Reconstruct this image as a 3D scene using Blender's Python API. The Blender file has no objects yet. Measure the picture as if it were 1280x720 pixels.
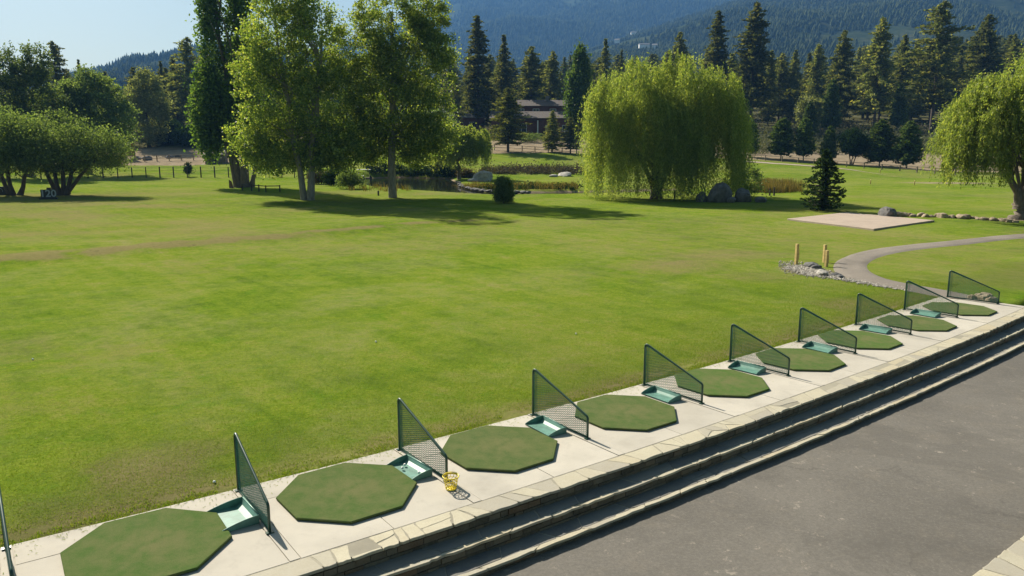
import bpy, math, random
import numpy as np
from mathutils import Vector, Matrix

R = math.radians
rng = np.random.default_rng(7)
random.seed(7)
scene = bpy.context.scene
col = scene.collection

# ------------------------------------------------------------------ camera geometry
F, YH, H = 960.0, 182.0, 5.0
PITCH = math.atan((360 - YH) / F)
cp, sp = math.cos(PITCH), math.sin(PITCH)

def ray(u, v):
    x = (u - 640) / F; y = (360 - v) / F
    return np.array([x, cp + y * sp, -sp + y * cp])

def flat(u, v, z=0.0):
    d = ray(u, v); t = (z - H) / d[2]
    return np.array([d[0] * t, d[1] * t])

def at_depth(u, v, y):
    d = ray(u, v); t = y / d[1]
    return np.array([d[0] * t, y, H + d[2] * t])

# ------------------------------------------------------------------ tee line curve (s along the row, o across it, towards the steps)
_th = R(38)
AX = np.array([math.cos(_th), math.sin(_th)]); NX = np.array([math.sin(_th), -math.cos(_th)])
C2, C1, C0 = -2.25135807e-03, 5.81633219e-02, -1.10053875e+01

def P(s, o):
    s = np.asarray(s, float); o = np.asarray(o, float)
    sl = 2 * C2 * s + C1; L = np.hypot(sl, 1)
    na, nq = -sl / L, 1 / L
    a = s + na * o; q = C2 * s * s + C1 * s + C0 + nq * o
    return np.stack([AX[0] * a + NX[0] * q, AX[1] * a + NX[1] * q], -1)

def tangent_angle(s):
    sl = 2 * C2 * s + C1
    t = AX + NX * sl
    return math.atan2(t[1], t[0])

def inv(x, y):
    x = np.asarray(x, float); y = np.asarray(y, float)
    pa = x * AX[0] + y * AX[1]; pq = x * NX[0] + y * NX[1]
    s = np.clip(pa, -60, 90)
    for _ in range(8):
        sl = 2 * C2 * s + C1; L = np.hypot(sl, 1)
        ea = pa - s; eq = pq - (C2 * s * s + C1 * s + C0)
        s = np.clip(s + ea / L / L + eq * sl / L / L, -60, 90)
    sl = 2 * C2 * s + C1; L = np.hypot(sl, 1)
    ea = pa - s; eq = pq - (C2 * s * s + C1 * s + C0)
    return s, (-sl * ea + eq) / L

# ------------------------------------------------------------------ noise helpers
def _hash(ix, iy, seed):
    n = (ix * 374761393 + iy * 668265263 + seed * 1442695041) & 0xffffffff
    n = ((n ^ (n >> 13)) * 1274126177) & 0xffffffff
    return ((n ^ (n >> 16)) & 0xffff) / 65535.0

def vnoise(x, y, seed=0):
    x = np.asarray(x, float); y = np.asarray(y, float)
    ix = np.floor(x).astype(np.int64); iy = np.floor(y).astype(np.int64)
    fx = x - ix; fy = y - iy
    fx = fx * fx * (3 - 2 * fx); fy = fy * fy * (3 - 2 * fy)
    a = _hash(ix, iy, seed); b = _hash(ix + 1, iy, seed); c = _hash(ix, iy + 1, seed); d = _hash(ix + 1, iy + 1, seed)
    return (a * (1 - fx) + b * fx) * (1 - fy) + (c * (1 - fx) + d * fx) * fy

def fbm(x, y, seed=0, oct=4):
    t = 0; amp = 1; tot = 0
    for i in range(oct):
        t = t + amp * vnoise(np.asarray(x) * 2 ** i, np.asarray(y) * 2 ** i, seed + i * 17); tot += amp; amp *= .5
    return t / tot

def sstep(a, b, x):
    t = np.clip((np.asarray(x, float) - a) / (b - a), 0, 1)
    return t * t * (3 - 2 * t)

def poly_sdf(x, y, poly):
    x = np.asarray(x, float); y = np.asarray(y, float)
    d = np.full(x.shape, 1e9); ins = np.zeros(x.shape, bool)
    n = len(poly)
    for i in range(n):
        ax, ay = poly[i]; bx, by = poly[(i + 1) % n]
        ex, ey = bx - ax, by - ay
        t = np.clip(((x - ax) * ex + (y - ay) * ey) / (ex * ex + ey * ey + 1e-12), 0, 1)
        d = np.minimum(d, np.hypot(x - ax - t * ex, y - ay - t * ey))
        c = ((ay > y) != (by > y)) & (x < (bx - ax) * (y - ay) / (by - ay + 1e-12) + ax)
        ins ^= c
    return np.where(ins, -d, d)

# ------------------------------------------------------------------ terrain height
POND_PX = [(432, 224), (470, 232), (520, 236.5), (570, 239.5), (620, 242), (700, 241.5), (790, 239), (850, 236.5), (850, 234),
           (730, 236.5), (650, 237.5), (605, 235.5), (582, 231), (574, 226.5), (562, 221), (500, 219.5), (450, 220.5)]
POND = [tuple(flat(*p)) for p in POND_PX]
EX = np.array([-400, -200, -60, -20, 8.5, 47, 63, 79, 100, 200, 500.])
EY = np.array([150, 150, 145, 160, 162, 155, 148, 140, 132, 130, 130.])
EZ = np.array([1.5, 1.5, 1.4, 3.2, 3.65, 2.4, 1.45, .48, .1, .1, .1])

def hgt(x, y):
    x = np.asarray(x, float); y = np.asarray(y, float)
    ye = np.interp(x, EX, EY); ze = np.interp(x, EX, EZ)
    z1 = ze * sstep(112, 112 + (ye - 112) * 1.55, y) / np.maximum(sstep(112, 112 + (ye - 112) * 1.55, ye), 1e-6)
    z1 = np.where(y < ye, z1, ze)
    z2 = ze + (10.5 - ze) * (y - ye) / (230 - ye)
    z = np.where(y < ye, z1, z2)
    z = np.where(y > 230, 10.5 + (y - 230) * .096, z)
    z = np.where(y > 350, 22 + (y - 350) * .092, z)
    far = sstep(35, 70, y)
    z = z + (fbm(x * .03, y * .03, 3) - .5) * .5 * sstep(20, 45, y) * (1 - sstep(105, 118, y)) * .6
    z = z + (fbm(x * .25, y * .25, 9, 3) - .5) * .08 * sstep(1, 6, -inv(x, y)[1])
    # rise at the old mound line on the left
    dl = (y - (32.6 + (x + 22) * (14.7 / 15.1)))
    z = z + .22 * sstep(-2.5, 1.5, dl) * (1 - sstep(3, 16, dl)) * sstep(5, -4, x + 2) * sstep(0, 14, -inv(x, y)[1])
    # pond bed
    sd = poly_sdf(x, y, POND)
    z = np.where(sd < 2.5, z * sstep(0, 2.5, sd) - 1.1 * (1 - sstep(-2.2, .9, sd)), z)
    # drop under the tee platform
    s, o = inv(x, y)
    k = sstep(2.12, 2.5, o)
    z = z * (1 - sstep(-1.5, 0, o)) * (1 - k) - .8 * k
    return z

def at(u, v):
    """the point of the ground seen at pixel u, v"""
    d = ray(u, v)
    ts = np.concatenate([np.arange(5, 160, .25), np.arange(160, 700, 1.0)])
    z = H + d[2] * ts; g = hgt(d[0] * ts, d[1] * ts)
    below = np.nonzero(z < g)[0]
    if len(below) == 0:
        t = ts[-1]
    else:
        i = max(below[0], 1)
        a, b = z[i - 1] - g[i - 1], z[i] - g[i]
        t = ts[i - 1] + (ts[i] - ts[i - 1]) * a / (a - b)
    x, y = d[0] * t, d[1] * t
    return np.array([x, y, float(hgt(x, y))])

def ztop(y, v):
    return at_depth(640, v, y)[2]

# ------------------------------------------------------------------ mesh helpers
def link(o, parent=None):
    col.objects.link(o)
    if parent: o.parent = parent
    return o

def obj_np(name, V, Fc, mat, parent=None, smooth=False, loc=None):
    V = np.ascontiguousarray(V, np.float32); Fc = np.ascontiguousarray(Fc, np.int32)
    me = bpy.data.meshes.new(name)
    n, k = Fc.shape
    me.vertices.add(len(V)); me.vertices.foreach_set('co', V.ravel())
    me.loops.add(n * k); me.loops.foreach_set('vertex_index', Fc.ravel())
    me.polygons.add(n)
    me.polygons.foreach_set('loop_start', np.arange(0, n * k, k, dtype=np.int32))
    me.polygons.foreach_set('loop_total', np.full(n, k, np.int32))
    if smooth: me.polygons.foreach_set('use_smooth', np.ones(n, bool))
    me.update(calc_edges=True)
    if mat: me.materials.append(mat)
    o = bpy.data.objects.new(name, me)
    if loc is not None: o.location = loc
    return link(o, parent)

class MB:
    def __init__(self): self.v = []; self.f = []; self.sm = []
    def add(self, verts, faces, smooth=False):
        b = len(self.v); self.v += [tuple(map(float, p)) for p in verts]
        self.f += [tuple(b + i for i in f) for f in faces]; self.sm += [smooth] * len(faces)
    def box(self, x0, x1, y0, y1, z0, z1):
        self.hexa([(x0, y0, z0), (x1, y0, z0), (x1, y1, z0), (x0, y1, z0), (x0, y0, z1), (x1, y0, z1), (x1, y1, z1), (x0, y1, z1)])
    def hexa(self, p):
        self.add(p, [(0, 3, 2, 1), (4, 5, 6, 7), (0, 1, 5, 4), (1, 2, 6, 5), (2, 3, 7, 6), (3, 0, 4, 7)])
    def prism(self, poly, z0, z1, bevel=0.0):
        """poly: list of (x, y) counterclockwise"""
        n = len(poly)
        if bevel > 0:
            c = np.mean(poly, 0)
            top = [tuple(c + (np.array(p) - c) * (1 - bevel / max(np.hypot(*(np.array(p) - c)), 1e-6))) for p in poly]
            V = [(x, y, z0) for x, y in poly] + [(x, y, z1 - bevel * .7) for x, y in poly] + [(x, y, z1) for x, y in top]
            Fs = [tuple(range(2 * n, 3 * n)), tuple(reversed(range(n)))]
            for r in range(2):
                Fs += [(r * n + i, r * n + (i + 1) % n, (r + 1) * n + (i + 1) % n, (r + 1) * n + i) for i in range(n)]
        else:
            V = [(x, y, z0) for x, y in poly] + [(x, y, z1) for x, y in poly]
            Fs = [tuple(range(n, 2 * n)), tuple(reversed(range(n)))] + [(i, (i + 1) % n, n + (i + 1) % n, n + i) for i in range(n)]
        self.add(V, Fs)
    def tube(self, pts, rad, sides=8, cap=True):
        pts = [np.array(p, float) for p in pts]
        if np.isscalar(rad): rad = [rad] * len(pts)
        V = []; Fs = []
        prev = None
        for i, p in enumerate(pts):
            t = pts[min(i + 1, len(pts) - 1)] - pts[max(i - 1, 0)]; t = t / (np.linalg.norm(t) + 1e-9)
            if prev is None:
                ref = np.array([0, 0, 1.]) if abs(t[2]) < .9 else np.array([1., 0, 0])
                n = np.cross(t, ref)
            else:
                n = prev - t * np.dot(prev, t)
            n /= np.linalg.norm(n) + 1e-9; b = np.cross(t, n); prev = n
            for k in range(sides):
                a = 2 * math.pi * k / sides
                V.append(p + (n * math.cos(a) + b * math.sin(a)) * rad[i])
        for i in range(len(pts) - 1):
            for k in range(sides):
                Fs.append((i * sides + k, i * sides + (k + 1) % sides, (i + 1) * sides + (k + 1) % sides, (i + 1) * sides + k))
        if cap:
            Fs.append(tuple(reversed(range(sides)))); Fs.append(tuple((len(pts) - 1) * sides + k for k in range(sides)))
        self.add(V, Fs, True)
    def lathe(self, prof, sides=24, cx=0, cy=0):
        V = []; Fs = []
        for r, z in prof:
            for k in range(sides):
                a = 2 * math.pi * k / sides; V.append((cx + r * math.cos(a), cy + r * math.sin(a), z))
        for i in range(len(prof) - 1):
            for k in range(sides):
                Fs.append((i * sides + k, i * sides + (k + 1) % sides, (i + 1) * sides + (k + 1) % sides, (i + 1) * sides + k))
        self.add(V, Fs, True)
    def build(self, name, mat, parent=None, loc=None):
        me = bpy.data.meshes.new(name); me.from_pydata(self.v, [], self.f)
        me.polygons.foreach_set('use_smooth', self.sm); me.update()
        if mat: me.materials.append(mat)
        o = bpy.data.objects.new(name, me)
        if loc is not None: o.location = loc
        return link(o, parent)

def tag(o, label=None, cat=None, group=None, kind=None):
    if label: o['label'] = label
    if cat: o['category'] = cat
    if group: o['group'] = group
    if kind: o['kind'] = kind
    return o

def thing(name, loc, label, cat, group=None, rz=0.0, sc=1.0):
    o = bpy.data.objects.new(name, None); link(o)
    o.location = tuple(map(float, loc)); o.rotation_euler = (0, 0, rz)
    o.scale = (sc, sc, sc) if np.isscalar(sc) else sc
    o.empty_display_size = .2
    return tag(o, label, cat, group)

def copy_tree(o, parent=None):
    c = o.copy(); col.objects.link(c); c.parent = parent
    for ch in list(o.children): copy_tree(ch, c)
    return c

# ------------------------------------------------------------------ material helpers
def new_mat(name):
    m = bpy.data.materials.new(name); m.use_nodes = True
    nt = m.node_tree; b = nt.nodes['Principled BSDF']
    return m, nt, b

class NT:
    def __init__(self, nt): self.nt = nt
    def n(self, t, **kw):
        nd = self.nt.nodes.new(t)
        for k, v in kw.items():
            if k.startswith('i_'):
                key = k[2:]; key = int(key) if key.isdigit() else key.replace('_', ' ')
                self.set(nd.inputs[key], v)
            else: setattr(nd, k, v)
        return nd
    def set(self, sock, v):
        if isinstance(v, bpy.types.NodeSocket): self.nt.links.new(v, sock)
        elif isinstance(v, (tuple, list)) and len(v) == 3 and sock.type == 'RGBA': sock.default_value = (*v, 1)
        else: sock.default_value = v
    def pos(self): return self.n('ShaderNodeNewGeometry').outputs['Position']
    def objc(self): return self.n('ShaderNodeTexCoord').outputs['Object']
    def noise(self, vec, scale, detail=4, rough=.55, dist=0.0):
        nd = self.n('ShaderNodeTexNoise', i_Scale=scale, i_Detail=detail, i_Roughness=rough, i_Distortion=dist)
        self.set(nd.inputs['Vector'], vec); return nd.outputs['Fac']
    def map(self, vec, scale=(1, 1, 1), rot=(0, 0, 0)):
        nd = self.n('ShaderNodeMapping'); self.set(nd.inputs['Vector'], vec)
        nd.inputs['Scale'].default_value = scale; nd.inputs['Rotation'].default_value = rot; return nd.outputs[0]
    def ramp(self, fac, stops):
        nd = self.n('ShaderNodeValToRGB'); self.set(nd.inputs[0], fac)
        el = nd.color_ramp.elements
        while len(el) > 1: el.remove(el[-1])
        el[0].position = stops[0][0]; el[0].color = (*stops[0][1], 1)
        for p, c in stops[1:]:
            e = el.new(p); e.color = (*c, 1)
        return nd.outputs[0]
    def rng(self, fac, a, b, c=0.0, d=1.0):
        nd = self.n('ShaderNodeMapRange'); self.set(nd.inputs[0], fac)
        for i, v in enumerate((a, b, c, d)): nd.inputs[i + 1].default_value = v
        return nd.outputs[0]
    def mix(self, fac, a, b, mode='MIX'):
        nd = self.n('ShaderNodeMix', data_type='RGBA', blend_type=mode)
        self.set(nd.inputs[0], fac); self.set(nd.inputs[6], a); self.set(nd.inputs[7], b); return nd.outputs[2]
    def math(self, op, a, b=0.0):
        nd = self.n('ShaderNodeMath', operation=op); self.set(nd.inputs[0], a); self.set(nd.inputs[1], b); return nd.outputs[0]
    def bump(self, hgt, strength=.3, dist=.02):
        nd = self.n('ShaderNodeBump'); nd.inputs['Strength'].default_value = strength; nd.inputs['Distance'].default_value = dist
        self.set(nd.inputs['Height'], hgt); return nd.outputs[0]
    def island(self): return self.n('ShaderNodeNewGeometry').outputs['Random Per Island']
    def objrand(self): return self.n('ShaderNodeObjectInfo').outputs['Random']
    def attr(self, name):
        nd = self.n('ShaderNodeAttribute', attribute_name=name); return nd

def simple(name, c, rough=.6, var=.25, scale=8, bump=0.0, metal=0.0, spec=.5):
    m, nt, b = new_mat(name); t = NT(nt)
    f = t.noise(t.objc(), scale, 5)
    c0 = tuple(x * (1 - var) for x in c); c1 = tuple(min(1, x * (1 + var)) for x in c)
    t.set(b.inputs['Base Color'], t.ramp(f, [(.3, c0), (.7, c1)]))
    b.inputs['Roughness'].default_value = rough; b.inputs['Metallic'].default_value = metal
    b.inputs['Specular IOR Level'].default_value = spec
    if bump: t.set(b.inputs['Normal'], t.bump(t.noise(t.objc(), scale * 4, 4), bump, .02))
    return m

def foliage(name, stops, trans=.45, gloss=.06, objvar=.25, rough=.5):
    m = bpy.data.materials.new(name); m.use_nodes = True; nt = m.node_tree; t = NT(nt)
    nt.nodes.remove(nt.nodes['Principled BSDF']); out = nt.nodes['Material Output']
    c = t.ramp(t.island(), stops)
    k = t.rng(t.objrand(), 0, 1, 1 - objvar, 1 + objvar)
    hs = t.n('ShaderNodeHueSaturation'); t.set(hs.inputs['Color'], c); t.set(hs.inputs['Value'], k)
    c = hs.outputs[0]
    d = t.n('ShaderNodeBsdfDiffuse'); t.set(d.inputs[0], c)
    tr = t.n('ShaderNodeBsdfTranslucent')
    tc = t.n('ShaderNodeMix', data_type='RGBA', blend_type='MULTIPLY'); tc.inputs[0].default_value = 1
    t.set(tc.inputs[6], c); tc.inputs[7].default_value = (1.5, 1.45, .6, 1); t.set(tr.inputs[0], tc.outputs[2])
    mx = t.n('ShaderNodeMixShader'); mx.inputs[0].default_value = trans
    nt.links.new(d.outputs[0], mx.inputs[1]); nt.links.new(tr.outputs[0], mx.inputs[2])
    g = t.n('ShaderNodeBsdfGlossy'); g.inputs['Roughness'].default_value = rough; g.inputs[0].default_value = (1, 1, 1, 1)
    m2 = t.n('ShaderNodeMixShader'); m2.inputs[0].default_value = gloss
    nt.links.new(mx.outputs[0], m2.inputs[1]); nt.links.new(g.outputs[0], m2.inputs[2])
    nt.links.new(m2.outputs[0], out.inputs['Surface'])
    return m

M = {}
M['cottonwood'] = foliage('cottonwood_leaves', [(0, (.085, .15, .03)), (.55, (.19, .27, .052)), (1, (.40, .44, .12))], .57, .03)
M['poplar'] = foliage('poplar_leaves', [(0, (.035, .075, .018)), (.7, (.085, .145, .03)), (1, (.14, .20, .045))], .45, .015)
M['willow'] = foliage('willow_leaves', [(0, (.125, .19, .045)), (.6, (.23, .29, .075)), (1, (.36, .39, .125))], .54, .012, .04)
M['oak'] = foliage('broad_leaves', [(0, (.06, .10, .035)), (.6, (.12, .17, .058)), (1, (.18, .23, .085))], .48, .015)
M['palegreen'] = foliage('grey_green_leaves', [(0, (.11, .135, .055)), (1, (.24, .26, .12))], .4, .01)
M['pine'] = foliage('pine_needles', [(0, (.06, .085, .034)), (.6, (.14, .16, .058)), (1, (.24, .23, .088))], .42, .0, .4)
M['firdark'] = foliage('fir_needles', [(0, (.035, .07, .022)), (1, (.12, .165, .05))], .35, .0, .25)
M['fir'] = foliage('spruce_needles', [(0, (.016, .034, .014)), (1, (.055, .085, .03))], .2, .0, 0)
M['cypress'] = foliage('shrub_leaves', [(0, (.012, .028, .01)), (1, (.032, .06, .018))], .2, .0)
M['sage'] = foliage('sage_leaves', [(0, (.08, .09, .055)), (1, (.17, .18, .11))], .2, .0)
M['heath'] = foliage('brush_leaves', [(0, (.05, .05, .035)), (.5, (.10, .09, .07)), (1, (.15, .13, .10))], .2, .0)
M['reed'] = foliage('dry_reed', [(0, (.09, .10, .03)), (.5, (.19, .16, .065)), (1, (.28, .19, .07))], .3, .0)
M['tuft'] = foliage('grass_blades', [(0, (.08, .145, .010)), (.6, (.15, .22, .013)), (.9, (.20, .23, .04)), (1, (.22, .19, .08))], .4, .0)
M['farforest'] = foliage('far_conifers', [(0, (.015, .026, .012)), (1, (.07, .085, .036))], .05, .0, 0)

def bark(name, c, scale=3):
    m, nt, b = new_mat(name); t = NT(nt)
    v = t.map(t.objc(), (4, 4, .6))
    f = t.noise(v, scale, 6, .65)
    t.set(b.inputs['Base Color'], t.ramp(f, [(.25, tuple(x * .35 for x in c)), (.5, c), (.75, tuple(x * 1.5 for x in c))]))
    b.inputs['Roughness'].default_value = .9
    t.set(b.inputs['Normal'], t.bump(f, .8, .05))
    return m
M['bark_pale'] = bark('pale_bark', (.22, .20, .17))
M['bark_grey'] = bark('grey_bark', (.15, .12, .095))
M['bark_dark'] = bark('dark_bark', (.075, .055, .042))

# lawn / ground
def ground_mat():
    m, nt, b = new_mat('lawn_and_soil'); t = NT(nt)
    p = t.pos()
    big = t.noise(p, .07, 3); mid = t.noise(p, .45, 5, .6); fine = t.noise(p, 4.5, 5, .7); micro = t.noise(p, 45, 3, .7)
    mow = t.noise(t.map(t.map(p, (1, 1, 1), (0, 0, R(52))), (.10, 1.5, 1)), 1.0, 5, .65)
    lump = t.noise(p, 1.6, 5, .65)
    med = t.noise(p, 12, 4, .7)
    f = t.math('ADD', t.math('MULTIPLY', big, .55), t.math('MULTIPLY', mid, .45))
    f = t.math('ADD', f, t.math('MULTIPLY', lump, .45)); f = t.math('ADD', f, t.math('MULTIPLY', fine, .4)); f = t.math('ADD', f, t.math('MULTIPLY', mow, .42))
    f = t.math('ADD', t.math('MULTIPLY', t.math('SUBTRACT', f, 1.135), 1.55), .5)
    g = t.ramp(f, [(.15, (.078, .138, .016)), (.38, (.132, .205, .019)), (.55, (.185, .248, .026)), (.72, (.228, .252, .048)), (.9, (.28, .255, .11))])
    g = t.mix(t.rng(t.noise(p, .9, 6, .7, .5), .54, .66, 0, .55), g, (.085, .20, .012))
    g = t.mix(t.rng(med, .42, .7, 0, .75), g, t.mix(.55, g, (.035, .058, .006)))
    g = t.mix(t.rng(med, .5, .28, 0, .5), g, t.mix(.5, g, (.21, .215, .05)))
    g = t.mix(t.rng(micro, .3, .7, 0, .6), g, t.mix(.6, g, (.04, .062, .008)))
    pale = t.math('MULTIPLY', t.rng(t.noise(p, .16, 7, .68, .8), .44, .64), t.rng(t.noise(p, 1.9, 5, .7), .3, .65))
    g = t.mix(t.math('MULTIPLY', pale, .68), g, t.mix(fine, (.165, .175, .055), (.27, .255, .105)))
    at_ = t.attr('zone'); sep = t.n('ShaderNodeSeparateColor'); t.set(sep.inputs[0], at_.outputs['Color'])
    dry, dirt, forest = sep.outputs[0], sep.outputs[1], sep.outputs[2]
    # dry grass patches, broken up by noise
    dn = t.math('ADD', dry, t.math('MULTIPLY', t.math('SUBTRACT', t.noise(p, 1.3, 6, .7), .5), 1.0))
    dn = t.math('MULTIPLY', t.rng(dn, .32, .85), t.rng(dry, 0.02, .3))
    drycol = t.mix(fine, (.15, .125, .05), (.25, .205, .105))
    g = t.mix(t.math('MULTIPLY', dn, .8), g, drycol)
    # bare soil flecks inside the dry zone
    fl = t.math('MULTIPLY', t.rng(t.noise(p, 3.2, 6, .75), .58, .68), t.rng(dry, .25, .7))
    g = t.mix(t.math('MULTIPLY', fl, .75), g, (.085, .07, .045))
    sp_ = t.math('MULTIPLY', t.rng(t.noise(p, 9, 3, .6), .70, .74), .5)
    g = t.mix(sp_, g, (.26, .22, .12))
    tan = t.ramp(t.noise(p, .5, 6, .6), [(.3, (.19, .15, .10)), (.7, (.31, .25, .175))])
    dd = t.rng(t.math('ADD', dirt, t.math('MULTIPLY', t.math('SUBTRACT', t.noise(p, .6, 5, .6), .5), .5)), .35, .65)
    g = t.mix(dd, g, tan)
    ff = t.ramp(t.noise(p, .22, 8, .72), [(.3, (.045, .046, .02)), (.55, (.085, .082, .038)), (.78, (.22, .18, .115))])
    g = t.mix(forest, g, ff)
    t.set(b.inputs['Base Color'], g); b.inputs['Roughness'].default_value = 1.0; b.inputs['Specular IOR Level'].default_value = 0.0
    h = t.math('ADD', t.math('MULTIPLY', med, .7), t.math('MULTIPLY', micro, .4))
    t.set(b.inputs['Normal'], t.bump(h, .9, .045))
    return m
M['ground'] = ground_mat()

def concrete_mat(name, c, dirt=.3):
    m, nt, b = new_mat(name); t = NT(nt); p = t.pos()
    a = t.noise(p, .8, 6, .6); f = t.noise(p, 14, 5, .7); mi = t.noise(p, 120, 2)
    g = t.ramp(a, [(.28, tuple(x * (1 - dirt) for x in c)), (.5, c), (.75, tuple(min(1, x * 1.1) for x in c))])
    st = t.noise(p, 2.6, 7, .72, .6); g = t.mix(t.rng(st, .55, .72, 0, .42), g, tuple(x * .66 for x in c))
    isl = t.rng(t.island(), 0, 1, .9, 1.06)
    g = t.mix(1.0, g, isl, 'MULTIPLY')
    g = t.mix(t.rng(f, .62, .72, 0, .25), g, tuple(x * .62 for x in c))
    g = t.mix(t.rng(mi, .35, .65, 0, .14), g, tuple(x * .7 for x in c))
    t.set(b.inputs['Base Color'], g); b.inputs['Roughness'].default_value = .85; b.inputs['Specular IOR Level'].default_value = .25
    t.set(b.inputs['Normal'], t.bump(f, .12, .01)); return m
M['concrete'] = concrete_mat('broom_concrete', (.44, .405, .345), .2)
M['mortar'] = concrete_mat('grey_mortar', (.29, .265, .205))

def flag_mat(name, stops):
    m, nt, b = new_mat(name); t = NT(nt); p = t.pos()
    g = t.ramp(t.island(), stops)
    a = t.noise(p, 5, 6, .65)
    g = t.mix(t.rng(a, .35, .75, 0, .5), g, t.mix(.6, g, (.30, .25, .17)))
    f = t.noise(p, 40, 4, .7); g = t.mix(t.rng(f, .4, .7, 0, .25), g, (.24, .21, .16))
    t.set(b.inputs['Base Color'], g); b.inputs['Roughness'].default_value = .8; b.inputs['Specular IOR Level'].default_value = .3
    t.set(b.inputs['Normal'], t.bump(t.math('ADD', a, t.math('MULTIPLY', f, .3)), .35, .02)); return m
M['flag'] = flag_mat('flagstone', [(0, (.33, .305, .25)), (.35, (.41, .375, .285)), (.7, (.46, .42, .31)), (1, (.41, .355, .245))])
M['tread_shade'] = flag_mat('tread_stone_shaded', [(0, (.11, .11, .11)), (.5, (.15, .15, .145)), (1, (.19, .18, .16))])  # same flagstone toned down, the treads' shade put into the colour
M['riser'] = flag_mat('riser_stone', [(0, (.05, .042, .03)), (.4, (.085, .07, .05)), (.8, (.13, .108, .075)), (1, (.12, .07, .038))])  # riser stone also darkened to deepen its shade

def asphalt_mat(name, c, crack=True, tint=(.165, .143, .115)):
    m, nt, b = new_mat(name); t = NT(nt); p = t.pos()
    a = t.noise(p, .35, 6, .62, .6); d = t.noise(p, 1.7, 6, .7, .4); f = t.noise(p, 60, 3, .7); gr = t.noise(p, 220, 2, .6)
    g = t.ramp(a, [(.3, tuple(x * .72 for x in c)), (.5, c), (.68, tuple(x * 1.22 for x in c))])
    g = t.mix(t.rng(d, .52, .72, 0, .6), g, tint)
    g = t.mix(t.rng(f, .3, .7, 0, .4), g, tuple(x * .6 for x in c))
    g = t.mix(t.rng(gr, .66, .72, 0, .6), g, tuple(min(1, x * 2.4) for x in c))
    grit = t.noise(p, 22, 5, .8)
    g = t.mix(t.rng(grit, .3, .5, .45, 0), g, tuple(x * .5 for x in c))
    g = t.mix(t.rng(grit, .52, .7, 0, .35), g, tuple(min(1, x * 1.8) for x in c))
    pt = t.noise(p, .22, 7, .7, 1.2)
    g = t.mix(t.rng(pt, .55, .60, 0, .35), g, tuple(x * .62 for x in c))
    spk = t.math('MULTIPLY', t.rng(t.noise(p, 4, 6, .8), .60, .67), t.rng(a, .38, .55))
    g = t.mix(t.math('MULTIPLY', spk, .6), g, (.36, .31, .25))
    if crack:
        vo = t.n('ShaderNodeTexVoronoi', feature='DISTANCE_TO_EDGE', i_Scale=.28)
        w = t.n('ShaderNodeVectorMath', operation='ADD'); t.set(w.inputs[0], p)
        nz = t.n('ShaderNodeTexNoise', i_Scale=1.2, i_Detail=5.0); t.set(nz.inputs['Vector'], p)
        sc = t.n('ShaderNodeVectorMath', operation='SCALE'); t.set(sc.inputs[0], nz.outputs['Color']); sc.inputs['Scale'].default_value = 1.3
        t.set(w.inputs[1], sc.outputs[0]); t.set(vo.inputs['Vector'], w.outputs[0])
        ck = t.math('MULTIPLY', t.rng(vo.outputs['Distance'], .0, .012, 1, 0), t.rng(t.noise(p, .5, 2), .5, .6))
        g = t.mix(t.math('MULTIPLY', ck, .4), g, tuple(x * .4 for x in c))
    t.set(b.inputs['Base Color'], g); b.inputs['Roughness'].default_value = .85; b.inputs['Specular IOR Level'].default_value = .3
    t.set(b.inputs['Normal'], t.bump(t.math('ADD', f, gr), .25, .006)); return m
M['asphalt'] = asphalt_mat('worn_asphalt', (.134, .122, .105))
M['cartpath'] = asphalt_mat('path_asphalt', (.20, .172, .142), False, (.225, .19, .155))

def turf_mat():
    m, nt, b = new_mat('mat_turf'); t = NT(nt); o = t.objc(); r = t.objrand()
    f = t.noise(o, 75, 4, .75); s = t.noise(o, 4, 6, .68)
    base = t.ramp(r, [(0, (.088, .125, .046)), (.5, (.080, .128, .040)), (1, (.082, .148, .038))])
    g = t.mix(t.rng(s, .36, .66, 0, .8), base, (.145, .155, .068))
    d = t.n('ShaderNodeVectorMath', operation='LENGTH'); t.set(d.inputs[0], t.map(o, (1, 1, 0)))
    wear = t.math('MULTIPLY', t.rng(d.outputs['Value'], .1, .65, 1, 0), t.rng(s, .3, .6))
    g = t.mix(t.math('MULTIPLY', wear, .7), g, (.165, .16, .075))
    g = t.mix(t.rng(f, .35, .65, 0, .55), g, t.mix(.6, g, (.03, .05, .01)))
    t.set(b.inputs['Base Color'], g); b.inputs['Roughness'].default_value = 1.0; b.inputs['Specular IOR Level'].default_value = 0.0
    t.set(b.inputs['Normal'], t.bump(f, .7, .012)); return m
M['turf'] = turf_mat()
M['rubber'] = simple('mat_rubber', (.02, .02, .018), .8)
M['netgreen'] = simple('net_twine', (.035, .16, .10), .6)
M['framegreen'] = simple('frame_paint', (.012, .05, .034), .35, .2, 20)
M['tray'] = simple('tray_plastic', (.095, .215, .172), .5, .28, 7)
M['yellow'] = simple('basket_plastic', (.72, .56, .03), .4, .08)
M['ball'] = simple('golf_ball_skin', (.75, .75, .72), .35, .04)
M['rock'] = simple('boulder_stone', (.125, .12, .118), .9, .4, 3, .6)
M['gravel'] = foliage('gravel_stones', [(0, (.20, .18, .15)), (.6, (.34, .31, .27)), (1, (.5, .46, .40))], 0.0, .02, 0)
M['wood_yellow'] = simple('yellow_wood', (.50, .36, .13), .7, .25, 9, .2)
M['wood_grey'] = simple('weathered_wood', (.15, .12, .09), .85, .3, 9, .3)
M['wood_dark'] = simple('dark_wood', (.05, .04, .032), .85, .3, 9, .3)
M['wood_pale'] = simple('pale_rail_wood', (.27, .22, .165), .85, .3, 9, .3)
M['wood_red'] = simple('red_brown_siding', (.12, .045, .028), .8, .3, 5, .2)
M['wood_brown'] = simple('brown_boards', (.16, .085, .045), .8, .3, 6, .2)
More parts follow.
